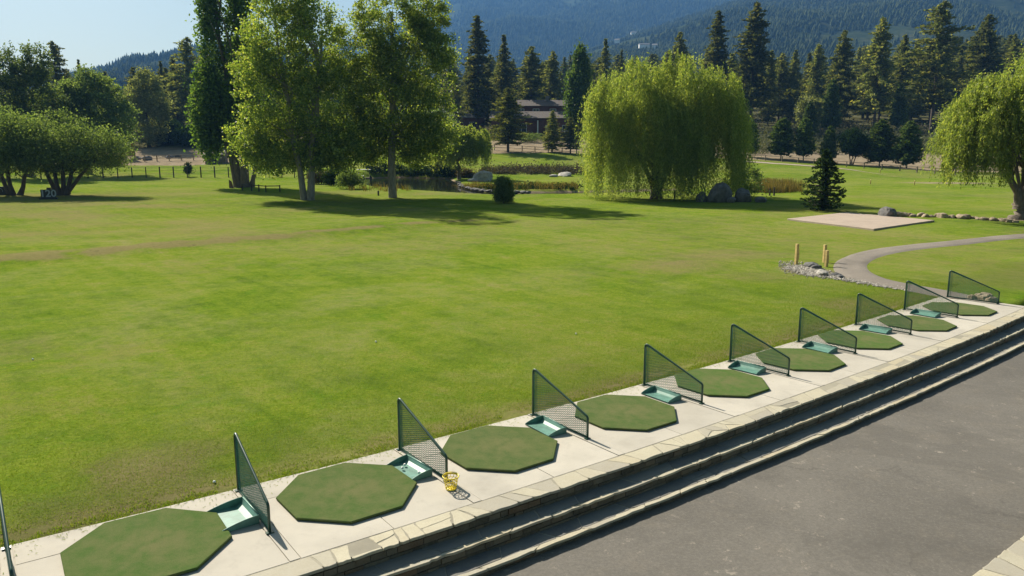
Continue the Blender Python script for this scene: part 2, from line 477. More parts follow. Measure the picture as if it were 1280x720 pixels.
M['roof'] = simple('roof_shingle', (.08, .06, .05), .85, .3, 4, .3)
M['roof_pale'] = simple('metal_roof', (.16, .15, .145), .6, .2, 3)
M['white'] = simple('white_paint', (.75, .73, .70), .6, .08)
M['glass'] = simple('dark_glass', (.02, .026, .034), .08, .1)
M['black'] = simple('black_paint', (.018, .018, .02), .5)
M['digit'] = simple('sign_digits', (.30, .33, .36), .6, .1)
M['pad'] = concrete_mat('tan_slab', (.38, .305, .245), .15)
M['skin'] = simple('skin', (.42, .24, .16), .6, .1)
M['shirt'] = simple('pink_shirt', (.62, .30, .30), .8, .15)
M['shorts'] = simple('dark_shorts', (.03, .035, .06), .8, .15)
M['hair'] = simple('dark_hair', (.018, .014, .011), .7, .2)
def water_mat():
    m, nt, b = new_mat('pond_water'); t = NT(nt)
    b.inputs['Base Color'].default_value = (.018, .022, .014, 1); b.inputs['Roughness'].default_value = .07
    t.set(b.inputs['Normal'], t.bump(t.noise(t.pos(), 2.5, 4), .08, .05)); return m
M['water'] = water_mat()

# ------------------------------------------------------------------ setting: ground
def build_ground():
    xs = np.concatenate([np.arange(-460, -130, 10), np.arange(-130, -46, 1.6), np.arange(-46, -20, .7), np.arange(-20, 24, .28), np.arange(24, 50, .6), np.arange(50, 130, 1.6), np.arange(130, 470, 10)])
    ys = np.concatenate([np.arange(-70, 4, 5), np.arange(4, 32, .28), np.arange(32, 60, .45), np.arange(60, 135, .8), np.arange(135, 260, 1.6), np.arange(260, 660, 8)])
    X, Y = np.meshgrid(xs, ys); nx, ny = len(xs), len(ys)
    Z = hgt(X, Y)
    V = np.stack([X, Y, Z], -1).reshape(-1, 3)
    i = np.arange(nx * ny).reshape(ny, nx)
    Fq = np.stack([i[:-1, :-1], i[:-1, 1:], i[1:, 1:], i[1:, :-1]], -1).reshape(-1, 4)
    o = obj_np('ground', V, Fq, M['ground'], smooth=True); tag(o, kind='structure')
    # zones: dry grass, bare soil, forest floor
    x, y = X.ravel(), Y.ravel()
    s, of = inv(x, y)
    dry = np.zeros_like(x)
    n1 = fbm(x * .35, y * .35, 41); n2 = fbm(x * .08, y * .08, 55)
    edge = np.exp(-((of + .35) / .55) ** 2) * (.45 + .9 * n1)            # worn rim along the slabs
    dry = np.maximum(dry, edge)
    dry = np.maximum(dry, .8 * np.exp(-((of + 1.6) / 1.3) ** 2) * sstep(.42, .66, n1)) * sstep(28, 26.5, s)
    dl = (y - (32.6 + (x + 22) * (14.7 / 15.1)))
    dry = np.maximum(dry, (1.0 * np.exp(-((dl - .4 + 2.2 * (n1 - .5)) / (.9 + .6 * sstep(-8, -22, x))) ** 2) * sstep(.15, .6, fbm(x * .8, y * .8, 91)) * (1.0 + .5 * sstep(-6, -16, x))) * sstep(5, -6, x) * sstep(6, 14, -of))
    dry = np.maximum(dry, (.36 + .34 * sstep(.38, .6, n2)) * sstep(-.5, 3, dl) * sstep(95, 80, y) * sstep(8, -12, x))
    dry = np.maximum(dry, .45 * sstep(.45, .66, n2) * (of < -1))
    dry = np.maximum(dry, .5 * sstep(.45, .7, fbm(x * .5, y * .5, 123)) * sstep(-7, -2, of) * (of < 0) * sstep(6, -8, x))
    for (u, v, rx, ry, k) in [(215, 257, 6, 3, .75), (850, 333, 3.4, 2.6, .8), (905, 318, 4.5, 3, .8), (930, 345, 2.5, 2, .6), (420, 296, 6, 3, .5), (120, 300, 10, 5, .5), (740, 345, 5, 3, .4), (1090, 300, 5, 3, .4), (60, 262, 12, 5, .4), (700, 310, 10, 4, .25), (960, 305, 5, 3, .45), (800, 400, 5, 4, .22), (200, 440, 5, 4, .2), (1240, 262, 6, 3, .4), (520, 300, 8, 4, .45), (1000, 300, 6, 3, .5), (780, 300, 8, 3, .4), (215, 256, 8, 4, .7)]:
        c = flat(u, v); dry = np.maximum(dry, k * np.exp(-((x - c[0]) / rx) ** 2 - ((y - c[1]) / ry) ** 2) * (.6 + .8 * n1))
    ye = np.interp(x, EX, EY)
    dirt = sstep(-3, 1.5, y - ye) * (1 - sstep(18, 34, y - ye) * .55) * (1 - sstep(-54, -49, x) * sstep(-7, -12, x))
    forest = sstep(20, 34, y - ye + 8 * (n1 - .5)) * .97
    near = np.exp(np.minimum(of, 0) / 2.6) * (of < 1.5) * sstep(.22, .62, n1) * np.interp(x, [-10, 2, 16], [1.0, .8, .55])
    forest = np.maximum(forest, .75 * near * (y < 60))
    # pond banks
    sd = poly_sdf(x, y, POND)
    dirt = np.maximum(dirt, .9 * (1 - sstep(-.2, .5, sd)))
    # gravel of the far right path and the thin pale track along the field edge
    c = flat(1185, 229); dirt = np.maximum(dirt, 1.0 * np.exp(-((x - c[0]) / 7.5) ** 2 - ((y - c[1]) / 2.2) ** 2))
    c = flat(1010, 338); dirt = np.maximum(dirt, .9 * np.exp(-((x - c[0]) / 1.3) ** 2 - ((y - c[1]) / 1.6) ** 2))
    c = flat(1275, 274); dirt = np.maximum(dirt, .75 * np.exp(-((x - c[0]) / 1.4) ** 2 - ((y - c[1]) / 1.4) ** 2))
    ca = o.data.color_attributes.new('zone', 'FLOAT_COLOR', 'POINT')
    ca.data.foreach_set('color', np.stack([np.clip(dry, 0, 1), np.clip(dirt, 0, 1), np.clip(forest, 0, 1), np.ones_like(x)], -1).astype(np.float32).ravel())
build_ground()

# asphalt yard in front of the steps
ss = np.arange(-40, 62, 2.0)
oo = np.array([2.9, 5, 9, 16, 30, 60])
V = np.array([[*P(s, o), -.44] for s in ss for o in oo]); n = len(oo)
Fq = [[i * n + j, i * n + j + 1, (i + 1) * n + j + 1, (i + 1) * n + j] for i in range(len(ss) - 1) for j in range(n - 1)]
tag(obj_np('yard', V, np.array(Fq), M['asphalt']), kind='structure')

# cart path
def smooth_line(px, n=60, closed=False):
    p = np.array(px, float); d = np.concatenate([[0], np.cumsum(np.hypot(*np.diff(p, axis=0).T))])
    tt = np.linspace(0, d[-1], n)
    # Catmull-Rom through points
    out = []
    for t in tt:
        i = min(np.searchsorted(d, t, 'right') - 1, len(p) - 2); f = (t - d[i]) / (d[i + 1] - d[i])
        p0 = p[max(i - 1, 0)]; p1 = p[i]; p2 = p[i + 1]; p3 = p[min(i + 2, len(p) - 1)]
        out.append(.5 * ((2 * p1) + (-p0 + p2) * f + (2 * p0 - 5 * p1 + 4 * p2 - p3) * f * f + (-p0 + 3 * p1 - 3 * p2 + p3) * f ** 3))
    return np.array(out)
outer = [flat(*p) for p in [(1420, 287), (1290, 290.5), (1200, 298), (1130, 305), (1078, 313), (1047, 323), (1037, 333), (1044, 344), (1075, 353), (1120, 362), (1165, 371), (1178, 374)]]
inner = [flat(*p) for p in [(1420, 293), (1290, 297), (1200, 306), (1140, 313.5), (1105, 321), (1089, 330), (1093, 340), (1118, 350), (1150, 357), (1185, 363), (1225, 371), (1250, 378)]]
O_, I_ = smooth_line(outer, 90), smooth_line(inner, 90)
k = 7; pts = []
for a, b in zip(O_, I_):
    for j in range(k):
        q = a + (b - a) * j / (k - 1); e = min(j, k - 1 - j)
        pts.append([q[0], q[1], float(hgt(q[0], q[1])) + (.045 if e > 0 else -.05)])
Fq = [[i * k + j, i * k + j + 1, (i + 1) * k + j + 1, (i + 1) * k + j] for i in range(89) for j in range(k - 1)]
tag(obj_np('path', np.array(pts), np.array(Fq), M['cartpath'], smooth=True), kind='structure')

# tan slab on the lawn
pc = [flat(*p) for p in [(984, 274.5), (1092, 287.5), (1168, 276.5), (1058, 266.5)]]
b = MB(); b.prism([tuple(p) for p in pc], -.3, max(float(hgt(*p)) for p in pc) + .05, .02)
tag(b.build('slab', M['pad']), kind='structure')

# far pale track along the field edge
tr = [at(*p)[:2] for p in [(905, 200), (960, 204), (1010, 207.5), (1060, 212), (1100, 218), (1130, 222.5)]]
tl = smooth_line(tr, 40); pts = []
for i, p in enumerate(tl):
    for w in (-1.1, 0, 1.1): pts.append([p[0], p[1] + w, float(hgt(p[0], p[1] + w)) + .06])
Fq = [[i * 3 + j, i * 3 + j + 1, (i + 1) * 3 + j + 1, (i + 1) * 3 + j] for i in range(39) for j in range(2)]
tag(obj_np('track', np.array(pts), np.array(Fq), M['pad'], smooth=True), kind='structure')

# water
pw = [p for p in POND]; c = np.mean(pw, 0)
b = MB(); b.add([(p[0] + (p[0] - c[0]) * .0, p[1], -.32) for p in pw], [tuple(reversed(range(len(pw))))])
wo = b.build('pond_water', M['water']); tag(wo, kind='structure')

# ------------------------------------------------------------------ tee platform
NETS = [0.47, 3.32, 5.95, 8.76, 11.76, 14.70, 17.62, 20.62, 23.75, 26.85]
MATS = [(1.93, 1.06), (4.60, 1.07), (7.32, 1.04), (10.22, 1.06), (13.15, 1.0), (16.08, 1.05), (18.98, 1.02), (22.05, 1.15), (25.05, 1.2)]
S0, S1 = -7.0, 27.12
b = MB(); G_ = .006
br = [S0]
for i, sn in enumerate(NETS): br += [sn - .07, sn + .07]
def slab(s0, s1, o0, o1, z=.03):
    n = max(1, int((s1 - s0) / 1.2)); t = np.linspace(s0 + G_, s1 - G_, n + 1)
    lo = [P(q, o0 + G_) for q in t]; hi = [P(q, o1 - G_) for q in t]
    poly = [tuple(p) for p in hi] + [tuple(p) for p in reversed(lo)]
    b.prism(list(poly)[::1], -.05, z + random.uniform(-.002, .002), .004)
extra = -2.45
segs = [(S0, -4.6), (-4.6, extra), (extra, br[1])]
for i in range(1, len(br) - 1): segs.append((br[i], br[i + 1]))
segs.append((br[-1], S1))
for s0, s1 in segs:
    if s1 - s0 < .2: slab(s0, s1, 0, 2.44, .034)
    elif s1 > 27: slab(s0, s1, 0, 2.44)
    else:
        m = s0 + (s1 - s0) * .5 + random.uniform(-.05, .05)
        slab(s0, s1, 0, .6); slab(s0, m, .6, 2.44); slab(m, s1, .6, 2.44)
# dark bed showing in the joints
t = np.linspace(S0, S1, 30)
poly = [tuple(P(q, 2.44)) for q in t] + [tuple(P(q, 0.02)) for q in reversed(t)]
b.prism(poly, -.62, .018)
tag(b.build('pavement', M['concrete']), kind='structure')

# flagstone strips
def flag_strip(b, s0, s1, o0, o1, ztop, th, lmin, lmax, lip=.0, split=.45):
    s = s0; prev = 0.0
    gap = .008
    while s < s1:
        L = random.uniform(lmin, lmax); skew = random.uniform(-.11, .11)
        a0, a1 = s + prev, s - prev; b0, b1 = s + L + skew, s + L - skew
        quad = [(a0, o0), (b0, o0), (b1, o1), (a1, o1)]
        cells = [quad]
        if random.random() < split and L > .3:
            f = random.uniform(.35, .65); g = random.uniform(.3, .7)
            m0 = (a0 + (b0 - a0) * f, o0); m1 = (a1 + (b1 - a1) * g, o1)
            mode = random.random()
            if mode < .35:
                cells = [[quad[0], m0, m1, quad[3]], [m0, quad[1], quad[2], m1]]
            elif mode < .7:
                c0 = ((a0 + a1) / 2, o0 + (o1 - o0) * random.uniform(.35, .65)); c1 = ((b0 + b1) / 2, o0 + (o1 - o0) * random.uniform(.35, .65))
                cells = [[quad[0], quad[1], c1, c0], [c0, c1, quad[2], quad[3]]]
            else:
                cc = ((a0 + b1) / 2 + random.uniform(-.05, .05), o0 + (o1 - o0) * random.uniform(.35, .65)); e = (quad[3][0], quad[3][1])
                cells = [[quad[0], m0, cc, quad[3]], [m0, quad[1], quad[2], cc], [quad[3], cc, quad[2]]]
        for cll in cells:
            c = np.mean(cll, 0); pts = []
            m = len(cll)
            for i in range(m):
                p = np.array(cll[i]); q = np.array(cll[(i + 1) % m])
                for f in (.06, .36, .66, .94):
                    pts.append(p + (q - p) * f + np.random.default_rng(int(abs(s * 1000)) + i * 7 + int(f * 10)).normal(0, .006, 2))
            out = []
            for p in pts:
                d = p - c; r = np.hypot(*d); p2 = c + d * (1 - gap / max(r, .03))
                if p2[1] > o1 - .03: p2[1] = p2[1] + random.uniform(-.008, .012) + lip
                out.append(tuple(P(p2[0], p2[1])))
            z = ztop + random.uniform(-.004, .004)
            # orientation: ensure counterclockwise
            ar = sum(out[i][0] * out[(i + 1) % len(out)][1] - out[(i + 1) % len(out)][0] * out[i][1] for i in range(len(out)))
            if ar < 0: out = out[::-1]
            b.prism(out, z - th, z, .008)
        s += L; prev = skew

def curved_box(b, s0, s1, o0, o1, z0, z1, step=1.0):
    t = np.linspace(s0, s1, int((s1 - s0) / step) + 1)
    b.prism([tuple(P(q, o1)) for q in t] + [tuple(P(q, o0)) for q in reversed(t)], z0, z1)

steps = thing('stone_steps', (*P(10, 3.0), -.5), 'long flagstone steps dropping from the concrete tee platform to the asphalt', 'steps')
def rel(ob):   # keep world coordinates of baked meshes under the steps
    ob.parent = steps; ob.matrix_parent_inverse = Matrix.Translation(-Vector(steps.location)); return ob
SE = 30.0
b = MB(); flag_strip(b, S0, SE, 2.45, 2.80, .034, .035, .28, .72, .012)
rel(b.build('cap_stones', M['flag']))
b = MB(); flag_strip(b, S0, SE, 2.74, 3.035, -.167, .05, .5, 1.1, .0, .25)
rel(b.build('tread', M['tread_shade']))
b = MB(); flag_strip(b, S0, SE, 3.035, 3.10, -.165, .035, .35, 1.0, .004, .0)  # pale strip painted as the sunlit lip of the tread
rel(b.build('lit_lip', M['flag']))
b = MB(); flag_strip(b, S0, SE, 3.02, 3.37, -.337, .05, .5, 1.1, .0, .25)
rel(b.build('tread', M['tread_shade']))
b = MB(); flag_strip(b, S0, SE, 3.37, 3.45, -.335, .035, .35, 1.0, .004, .0)  # lower lip, sunlight again put into a pale strip
rel(b.build('lit_lip', M['flag']))
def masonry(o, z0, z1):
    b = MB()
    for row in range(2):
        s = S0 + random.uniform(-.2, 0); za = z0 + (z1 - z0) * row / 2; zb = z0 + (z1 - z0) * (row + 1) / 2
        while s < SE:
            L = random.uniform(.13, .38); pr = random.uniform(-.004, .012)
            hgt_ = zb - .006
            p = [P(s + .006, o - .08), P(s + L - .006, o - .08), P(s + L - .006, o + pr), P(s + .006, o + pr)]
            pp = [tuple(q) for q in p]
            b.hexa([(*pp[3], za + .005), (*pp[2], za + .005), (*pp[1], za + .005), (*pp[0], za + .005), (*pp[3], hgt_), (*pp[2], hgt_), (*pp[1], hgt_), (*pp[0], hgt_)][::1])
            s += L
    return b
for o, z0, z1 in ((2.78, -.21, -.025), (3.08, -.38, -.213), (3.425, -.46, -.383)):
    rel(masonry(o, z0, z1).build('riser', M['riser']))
b = MB()
curved_box(b, S0, SE, 2.445, 2.765, -.56, .031); curved_box(b, S0, SE, 2.767, 3.06, -.56, -.174); curved_box(b, S0, SE, 3.062, 3.41, -.56, -.344)
rel(b.build('mortar_bed', M['mortar']))

# flagstone coping on the near side of the yard, lower right of the picture
cop = thing('stone_coping', (*P(11, 7.4), -.5), 'pale flagstone coping at the near edge of the asphalt yard', 'coping')
b = MB(); flag_strip(b, 2, 33, 7.22, 7.75, -.34, .09, .35, .8, .0, .5)
o_ = b.build('flagstones', M['flag']); o_.parent = cop; o_.matrix_parent_inverse = Matrix.Translation(-Vector(cop.location))
b = MB(); curved_box(b, 2, 33.2, 7.26, 7.72, -.50, -.365)
o_ = b.build('mortar_bed', M['mortar']); o_.parent = cop; o_.matrix_parent_inverse = Matrix.Translation(-Vector(cop.location))

ts_ = np.arange(2, 34, 1.0); to_ = [7.735, 9.5, 12, 16]
V = np.array([[*P(s, o), -.375] for s in ts_ for o in to_]); n_ = len(to_)
Fq = [[i * n_ + j, i * n_ + j + 1, (i + 1) * n_ + j + 1, (i + 1) * n_ + j] for i in range(len(ts_) - 1) for j in range(n_ - 1)]
tag(obj_np('terrace', V, np.array(Fq), M['concrete']), kind='structure')
# ------------------------------------------------------------------ hitting mats
def oct_poly(a, cut):
    return [(-cut, -a), (cut, -a), (a, -cut), (a, cut), (cut, a), (-cut, a), (-a, cut), (-a, -cut)]
mat_labels = ['olive octagonal golf mat nearest the camera, left of all others in the row',
              'worn olive octagonal mat whose tray holds three golf balls, beside the yellow basket',
              'octagonal green mat just right of the yellow basket',
              'bright green octagonal mat, fourth from the left end of the tee row',
              'octagonal green mat in the middle of the tee row, fifth from the left',
              'octagonal mat with a small brown clod at its left corner',
              'octagonal mat third from the far right end of the tee row',
              'octagonal mat second from the far right end of the tee row',
              'octagonal mat at the far right end of the row, with no tray after it']
for i, (s, o) in enumerate(MATS):
    c = P(s, o)
    t = thing('golf_mat', (*c, .034), mat_labels[i], 'golf mat', 'octagonal hitting mats along the tee platform', tangent_angle(s) + R(random.uniform(-2, 2)))
    if i == 0:
        a = .93; cut = .385
        b = MB(); b.prism(oct_poly(a, cut), .012, .042, .01); m0 = b.build('turf', M['turf'], t)
        b = MB(); b.prism(oct_poly(a - .012, cut - .005), 0, .013); m1 = b.build('rubber_base', M['rubber'], t)
    else:
        for q in (m0, m1):
            cq = q.copy(); col.objects.link(cq); cq.parent = t

# ------------------------------------------------------------------ divider nets
def rounded_path(pts, r, n=6):
    out = []
    for i, p in enumerate(pts):
        p = np.array(p, float)
        if i in (0, len(pts) - 1): out.append(p); continue
        a = np.array(pts[i - 1], float) - p; c = np.array(pts[i + 1], float) - p
        a /= np.linalg.norm(a); c /= np.linalg.norm(c)
        ang = math.acos(np.clip(a @ c, -1, 1)); d = r / math.tan(ang / 2)
        p0 = p + a * d; p1 = p + c * d
        for k in range(n + 1):
            f = k / n; out.append((1 - f) ** 2 * p0 + 2 * f * (1 - f) * p + f * f * p1)
    return out
NL, NB, NF = 1.5, .92, .40
def net_meshes():
    fr = MB()
    # local frame: x along the net from back (lawn) to front (steps), z up
    path = rounded_path([(0, 0, .02), (0, 0, NB), (NL, 0, NF), (NL, 0, .02)], .07)
    fr.tube(path, .02, 8)
    fr.tube([(0.017, 0, .03), (NL - .017, 0, .03)], .014, 8)
    for x in (0, NL): fr.box(x - .03, x + .03, -.05, .05, 0, .018)
    nt_ = MB()
    x0, x1 = .012, NL - .012; zb = .035
    def ztop_(x): return NB - .012 + (NF - NB) * x / NL
    sp = .034; w = .0047; sl = .31
    for sg in (1, -1):
        cs = np.arange(-2.6, 2.6, sp)
        for c in cs:
            # line z = sg * x + c  clipped to the panel
            xs_ = np.linspace(x0, x1, 400); zz = sg * sl * xs_ + c
            ok = (zz > zb) & (zz < ztop_(xs_) - .004)
            if ok.sum() < 3: continue
            xa, xb = xs_[ok][0], xs_[ok][-1]
            p, q = np.array([xa, 0, sg * sl * xa + c]), np.array([xb, 0, sg * sl * xb + c])
            nt_.tube([p, q], w, 3, False)
    for sg in (1, -1):        # doubled netting folded round the rear post
        for c in np.arange(-.2, 1.1, sp):
            xs_ = np.linspace(x0, x0 + .11, 60); zz = sg * sl * xs_ + c + sp * .5
            ok = (zz > zb) & (zz < ztop_(xs_) - .01)
            if ok.sum() < 3: continue
            xa, xb = xs_[ok][0], xs_[ok][-1]
            nt_.tube([(xa, .006, sg * sl * xa + c + sp * .5), (xb, .006, sg * sl * xb + c + sp * .5)], w, 3, False)
    for z_ in np.arange(.06, NB - .05, .03): nt_.tube([(-.024, -.012, z_), (x0 + .03, .01, z_ + .012)], .004, 3, False)
    # laced hems along the frame
    nt_.tube([(x0 + .012, .004, zb), (x0 + .012, .004, NB - .05)], .008, 5); nt_.tube([(x0 + .03, .004, NB - .045), (x1 - .02, .004, NF + .0)], .008, 5)
    nt_.tube([(x0, .004, zb + .01), (x1, .004, zb + .01)], .007, 5)
    return fr, nt_
net_labels = ['green divider net cut off by the left edge of the picture',
              'green divider net seen nearly edge on beside the nearest tray',
              'green divider net with the yellow ball basket at its foot',
              'green divider net, first one to the right of the yellow basket',
              'green divider net in the middle of the row, second right of the yellow basket',
              'green divider net, third to the right of the yellow basket',
              'green divider net fourth from the far right end of the row',
              'green divider net third from the far right end of the row',
              'green divider net second from the far right end, standing before the last mat',
              'green divider net at the far right end in front of the rubble pile']
for i, s in enumerate(NETS):
    off = .10 if i < 9 else .22
    p = P(s, off); ang = tangent_angle(s) - math.pi / 2 + R(random.uniform(-1.5, 1.5))
    t = thing('divider_net', (*p, .034), net_labels[i], 'divider net', 'green divider nets between the golf mats', ang)
    if i == 0:
        fr, nn = net_meshes()
        n0 = fr.build('frame', M['framegreen'], t); n1 = nn.build('netting', M['netgreen'], t)
    else:
        for q in (n0, n1):
            cq = q.copy(); col.objects.link(cq); cq.parent = t

# ------------------------------------------------------------------ ball trays
def tray_mesh():
    b = MB(); L, W, Hh, th = .37, .21, .115, .012
    # floor sheet with a low front lip at -W, back wall at +W ; ends curve down towards the front
    prof = [(-W, .03), (-W + .02, .014), (-W * .5, .012), (W * .55, .014), (W * .85, .05), (W, Hh)]
    V = []; Fs = []
    for x in (-L, L):
        for y, z in prof: V.append((x, y, z))
    n = len(prof)
    for j in range(n - 1): Fs.append((j, n + j, n + j + 1, j + 1))
    V2 = [(x, y + (th if y > W * .6 else 0), z - th) for x, y, z in V]
    m = len(V); V += V2
    for j in range(n - 1): Fs.append((m + j + 1, m + n + j + 1, m + n + j, m + j))
    Fs.append((n - 1, 2 * n - 1, m + 2 * n - 1, m + n - 1)); Fs.append((m, m + n, n, 0))
    b.add(V, Fs)
    for x0, x1 in ((-L - th, -L), (L, L + th)):
        arc = [(-W, .025)] + [(-W + 2 * W * f, .03 + (Hh - .03) * math.sin(f * math.pi / 2) ** .9) for f in (.12, .25, .4, .55, .7, .85, 1)]
        poly = [(-W, 0.0)] + arc + [(W, 0.0)]
        k = len(poly)
        b.add([(x0, y, z) for y, z in poly] + [(x1, y, z) for y, z in poly],
              [tuple(range(k)), tuple(reversed(range(k, 2 * k)))] + [((i + 1) % k, i, k + i, k + (i + 1) % k) for i in range(k)])
    rim = MB()
    pr = [(-L, W + .004, Hh), (L, W + .004, Hh)]
    rim.tube(pr, .01, 6)
    for x in (-L - .006, L + .006):
        rim.tube([(x, -W, .028)] + [(x, -W + 2 * W * f, .033 + (Hh - .03) * math.sin(f * math.pi / 2) ** .9) for f in (.12, .25, .4, .55, .7, .85, 1)], .009, 6)
    return b, rim
tray_labels = ['wide green ball tray nearest the camera, beside the nearest mat',
               'green ball tray holding three golf balls, left of the yellow basket',
               'green ball tray first to the right of the yellow basket',
               'green ball tray second to the right of the yellow basket',
               'green ball tray third to the right of the yellow basket',
               'green ball tray third from the far right end of the row',
               'green ball tray second from the far right end of the row',
               'green ball tray farthest to the right, before the last mat']
TR = [(3.0, .92), (5.66, .95), (8.49, .80), (11.46, .84), (14.41, .76), (17.32, .85), (20.31, .80), (23.43, .84)]
for i, (s, o) in enumerate(TR):
    t = thing('ball_tray', (*P(s, o), .035), tray_labels[i], 'ball tray', 'green plastic ball trays beside the mats', tangent_angle(s) - math.pi / 2 + R(random.uniform(-4, 4)))
    t.scale = (.9, 1.2, .95) if i == 0 else (.95, .92, .9)
    if i == 0:
        bb, rr = tray_mesh(); t0 = bb.build('trough', M['tray'], t); t1 = rr.build('rim', M['tray'], t)
    else:
        for q in (t0, t1):
            cq = q.copy(); col.objects.link(cq); cq.parent = t

def uv_ball(r, seg=14, ring=8):
    V = [(0, 0, 0)]; b = MB(); prof = [(r * math.sin(math.pi * k / ring) + (1e-4 if k in (0, ring) else 0), r - r * math.cos(math.pi * k / ring)) for k in range(ring + 1)]
    b.lathe(prof, seg); return b
ball0 = uv_ball(.0225).build('golf_ball', M['ball'])
def place_ball(p, label, group, first=[True]):
    o = ball0 if first[0] else ball0.copy()
    if not first[0]: col.objects.link(o)
    first[0] = False
    o.location = tuple(map(float, p)); tag(o, label, 'golf ball', group)
for ds, do in ((.02, -.17), (-.07, -.08), (.05, .22)):
    place_ball((*P(5.66 + ds, .95 + do), .058), 'white golf ball in the green tray left of the yellow basket', 'golf balls in the tray')
for (u, v) in [(41, 450), (268, 604), (720, 418), (470, 428)]:
    p = at(u, v); place_ball((p[0], p[1], p[2] + .0), 'white golf ball lying out on the mown lawn', 'golf balls on the lawn')

# yellow basket with slotted wall
bk = thing('ball_basket', (*P(5.86, 1.86), .036), 'yellow slotted plastic ball basket standing on the concrete at a net post', 'basket')
b = MB()
def bring(z0, z1, r0, r1, th=.004):
    b.lathe([(r0, z0), (r1, z1), (r1 - th, z1), (r0 - th, z0), (r0, z0)], 28)
Rz = lambda z: .072 + (.108 - .072) * z / .19
levels = [(0, .012), (.048, .054), (.092, .098), (.136, .142), (.176, .192)]
for z0, z1 in levels: bring(z0, z1, Rz(z0), Rz(z1), .006)
for k in range(13):
    a = 2 * math.pi * k / 13
    b.tube([((Rz(z) - .003) * math.cos(a + .25 * (z / .19) * ((-1) ** (int(z / .047)))), (Rz(z) - .003) * math.sin(a + .25 * (z / .19) * ((-1) ** (int(z / .047)))), z) for z in np.linspace(.005, .18, 6)], .0042, 4, False)
b.lathe([(.0005, .004), (.072, .004), (.072, .0), (.0005, .0)], 28)
b.lathe([(.106, .185), (.118, .188), (.118, .197), (.106, .197), (.106, .185)], 28)
bk.scale = (1.06, 1.06, 1.04)
b.build('slotted_wall', M['yellow'], bk)
b = MB(); b.tube([(.112 * math.cos(a), .112 * math.sin(a), .199 + .008 * abs(math.sin(a))) for a in np.linspace(0, math.pi, 14)], .003, 6)
b.build('handle', M['yellow'], bk)

# ------------------------------------------------------------------ rocks
def rock_mesh(seed, sub=3, rough=.28):
    import bmesh
    bm = bmesh.new(); bmesh.ops.create_icosphere(bm, subdivisions=sub, radius=1)
    r = np.random.default_rng(seed); planes = r.normal(size=(11, 3)); planes /= np.linalg.norm(planes, axis=1)[:, None]; dd = r.uniform(.62, .95, 11)
    for v in bm.verts:
        p = np.array(v.co); k = 1.0
        for q, d in zip(planes, dd):
            h = p @ q
            if h > d: k = min(k, d / h)
        n = float(fbm(p[0] * 2 + seed, p[1] * 2 + p[2] * 1.7, seed)) - .5
        v.co = v.co * (k * (1 + rough * n))
    me = bpy.data.meshes.new('rock'); bm.to_mesh(me); bm.free(); me.materials.append(M['rock'])
    return me
ROCKS = [rock_mesh(i) for i in range(6)]
def rock(name, p, size, k, label, cat, group=None, rz=None, sink=.25):
    o = bpy.data.objects.new(name, ROCKS[k % 6]); link(o)
    o.location = (float(p[0]), float(p[1]), float(p[2]) + size[2] * (1 - sink) - size[2] * .35); o.scale = size
    o.rotation_euler = (0, 0, random.uniform(0, 6.28) if rz is None else rz)
    return tag(o, label, cat, group)
p = at(899, 252.5)
for (dx, dy, sx, sz, k, lb) in [(0, 0, 1.55, 1.75, 0, 'largest grey boulder in the shade of the big willow'), (2.2, .2, 1.15, 1.25, 1, 'upright grey boulder right of the largest one by the big willow'),
                                (-1.4, .6, .8, .9, 2, 'grey boulder at the left end of the heap by the big willow'), (3.7, -.2, .8, .5, 3, 'low boulder at the right end of the heap by the big willow'),
                                (.9, -.7, .6, .55, 4, 'small boulder lying before the heap by the big willow')]:
    rock('boulder', (p[0] + dx, p[1] + dy, p[2]), (sx * .74, sx * .7, sz * .74), k, lb, 'boulder', 'boulders by the big willow')
p = at(1109, 271); rock('boulder', p, (.78, .6, .55), 3, 'grey boulder standing at the far edge of the tan slab', 'boulder')
p = at(605, 226.5); rock('boulder', p, (1.6, 1.3, 1.1), 5, 'pale pointed boulder on the grass spit in the pond', 'boulder')
p = at(592, 227); rock('boulder', p, (.9, .8, .4), 2, 'flat pale rock left of the pointed boulder on the spit', 'boulder')
p = at(706, 220); rock('boulder', p, (1.7, 1.0, .5), 1, 'low pale rock at the edge of the brush strip', 'boulder')
p = at(692, 221); rock('boulder', p, (.8, .6, .3), 4, 'small pale rock left of the low rock by the brush strip', 'boulder')
rowpx = np.linspace(0, 1, 30)
for i, f in enumerate(rowpx):
    u = 1122 + 148 * f + random.uniform(-2, 2); v = 270 + 8 * f - 1.5 * math.sin(f * math.pi) + random.uniform(-.7, .7)
    p = at(u, v); sz = random.uniform(.14, .34)
    rock('stone', p, (sz * 1.3, sz, sz * .75), i, 'small rounded stone in the row running from slab to right willow', 'stone', 'stones in the row by the right willow')
for i, (u, v, sx, lb) in enumerate([(1227, 372.5, .2, 'tan rock in the rubble pile behind the last net'), (1233, 374, .22, None), (1239, 375.5, .18, None), (1222, 371, .18, None), (1231, 370.5, .2, None), (1215, 371.5, .14, None), (1243, 374.5, .14, None), (1236, 372, .2, None)]):
    p = flat(u, v + 3.0)
    o = rock('rubble_stone', (p[0], p[1], .02), (sx, sx * .9, sx * .8), i, 'tan rock in the rubble pile behind the last net', 'stone', 'rubble pile behind the last net')
for i, (u, v, sx, lb) in enumerate([(1028, 344, .34, 'flat pale rock at the front edge of the gravel'), (1045, 345, .22, 'dark rock at the gravel end beside the path'), (1050, 347.5, .2, 'small dark rock right of the dark gravel rock'), (1014, 334, .35, 'dark rock behind the gravel between the yellow posts'), (1021, 336, .25, 'dark stone left of the right pair of yellow posts')]):
    rock('rock', at(u, v), (sx, sx * .7, sx * .5), i + 1, lb, 'rock')
M['tanrock'] = simple('tan_stone', (.30, .235, .165), .9, .4, 3, .5)
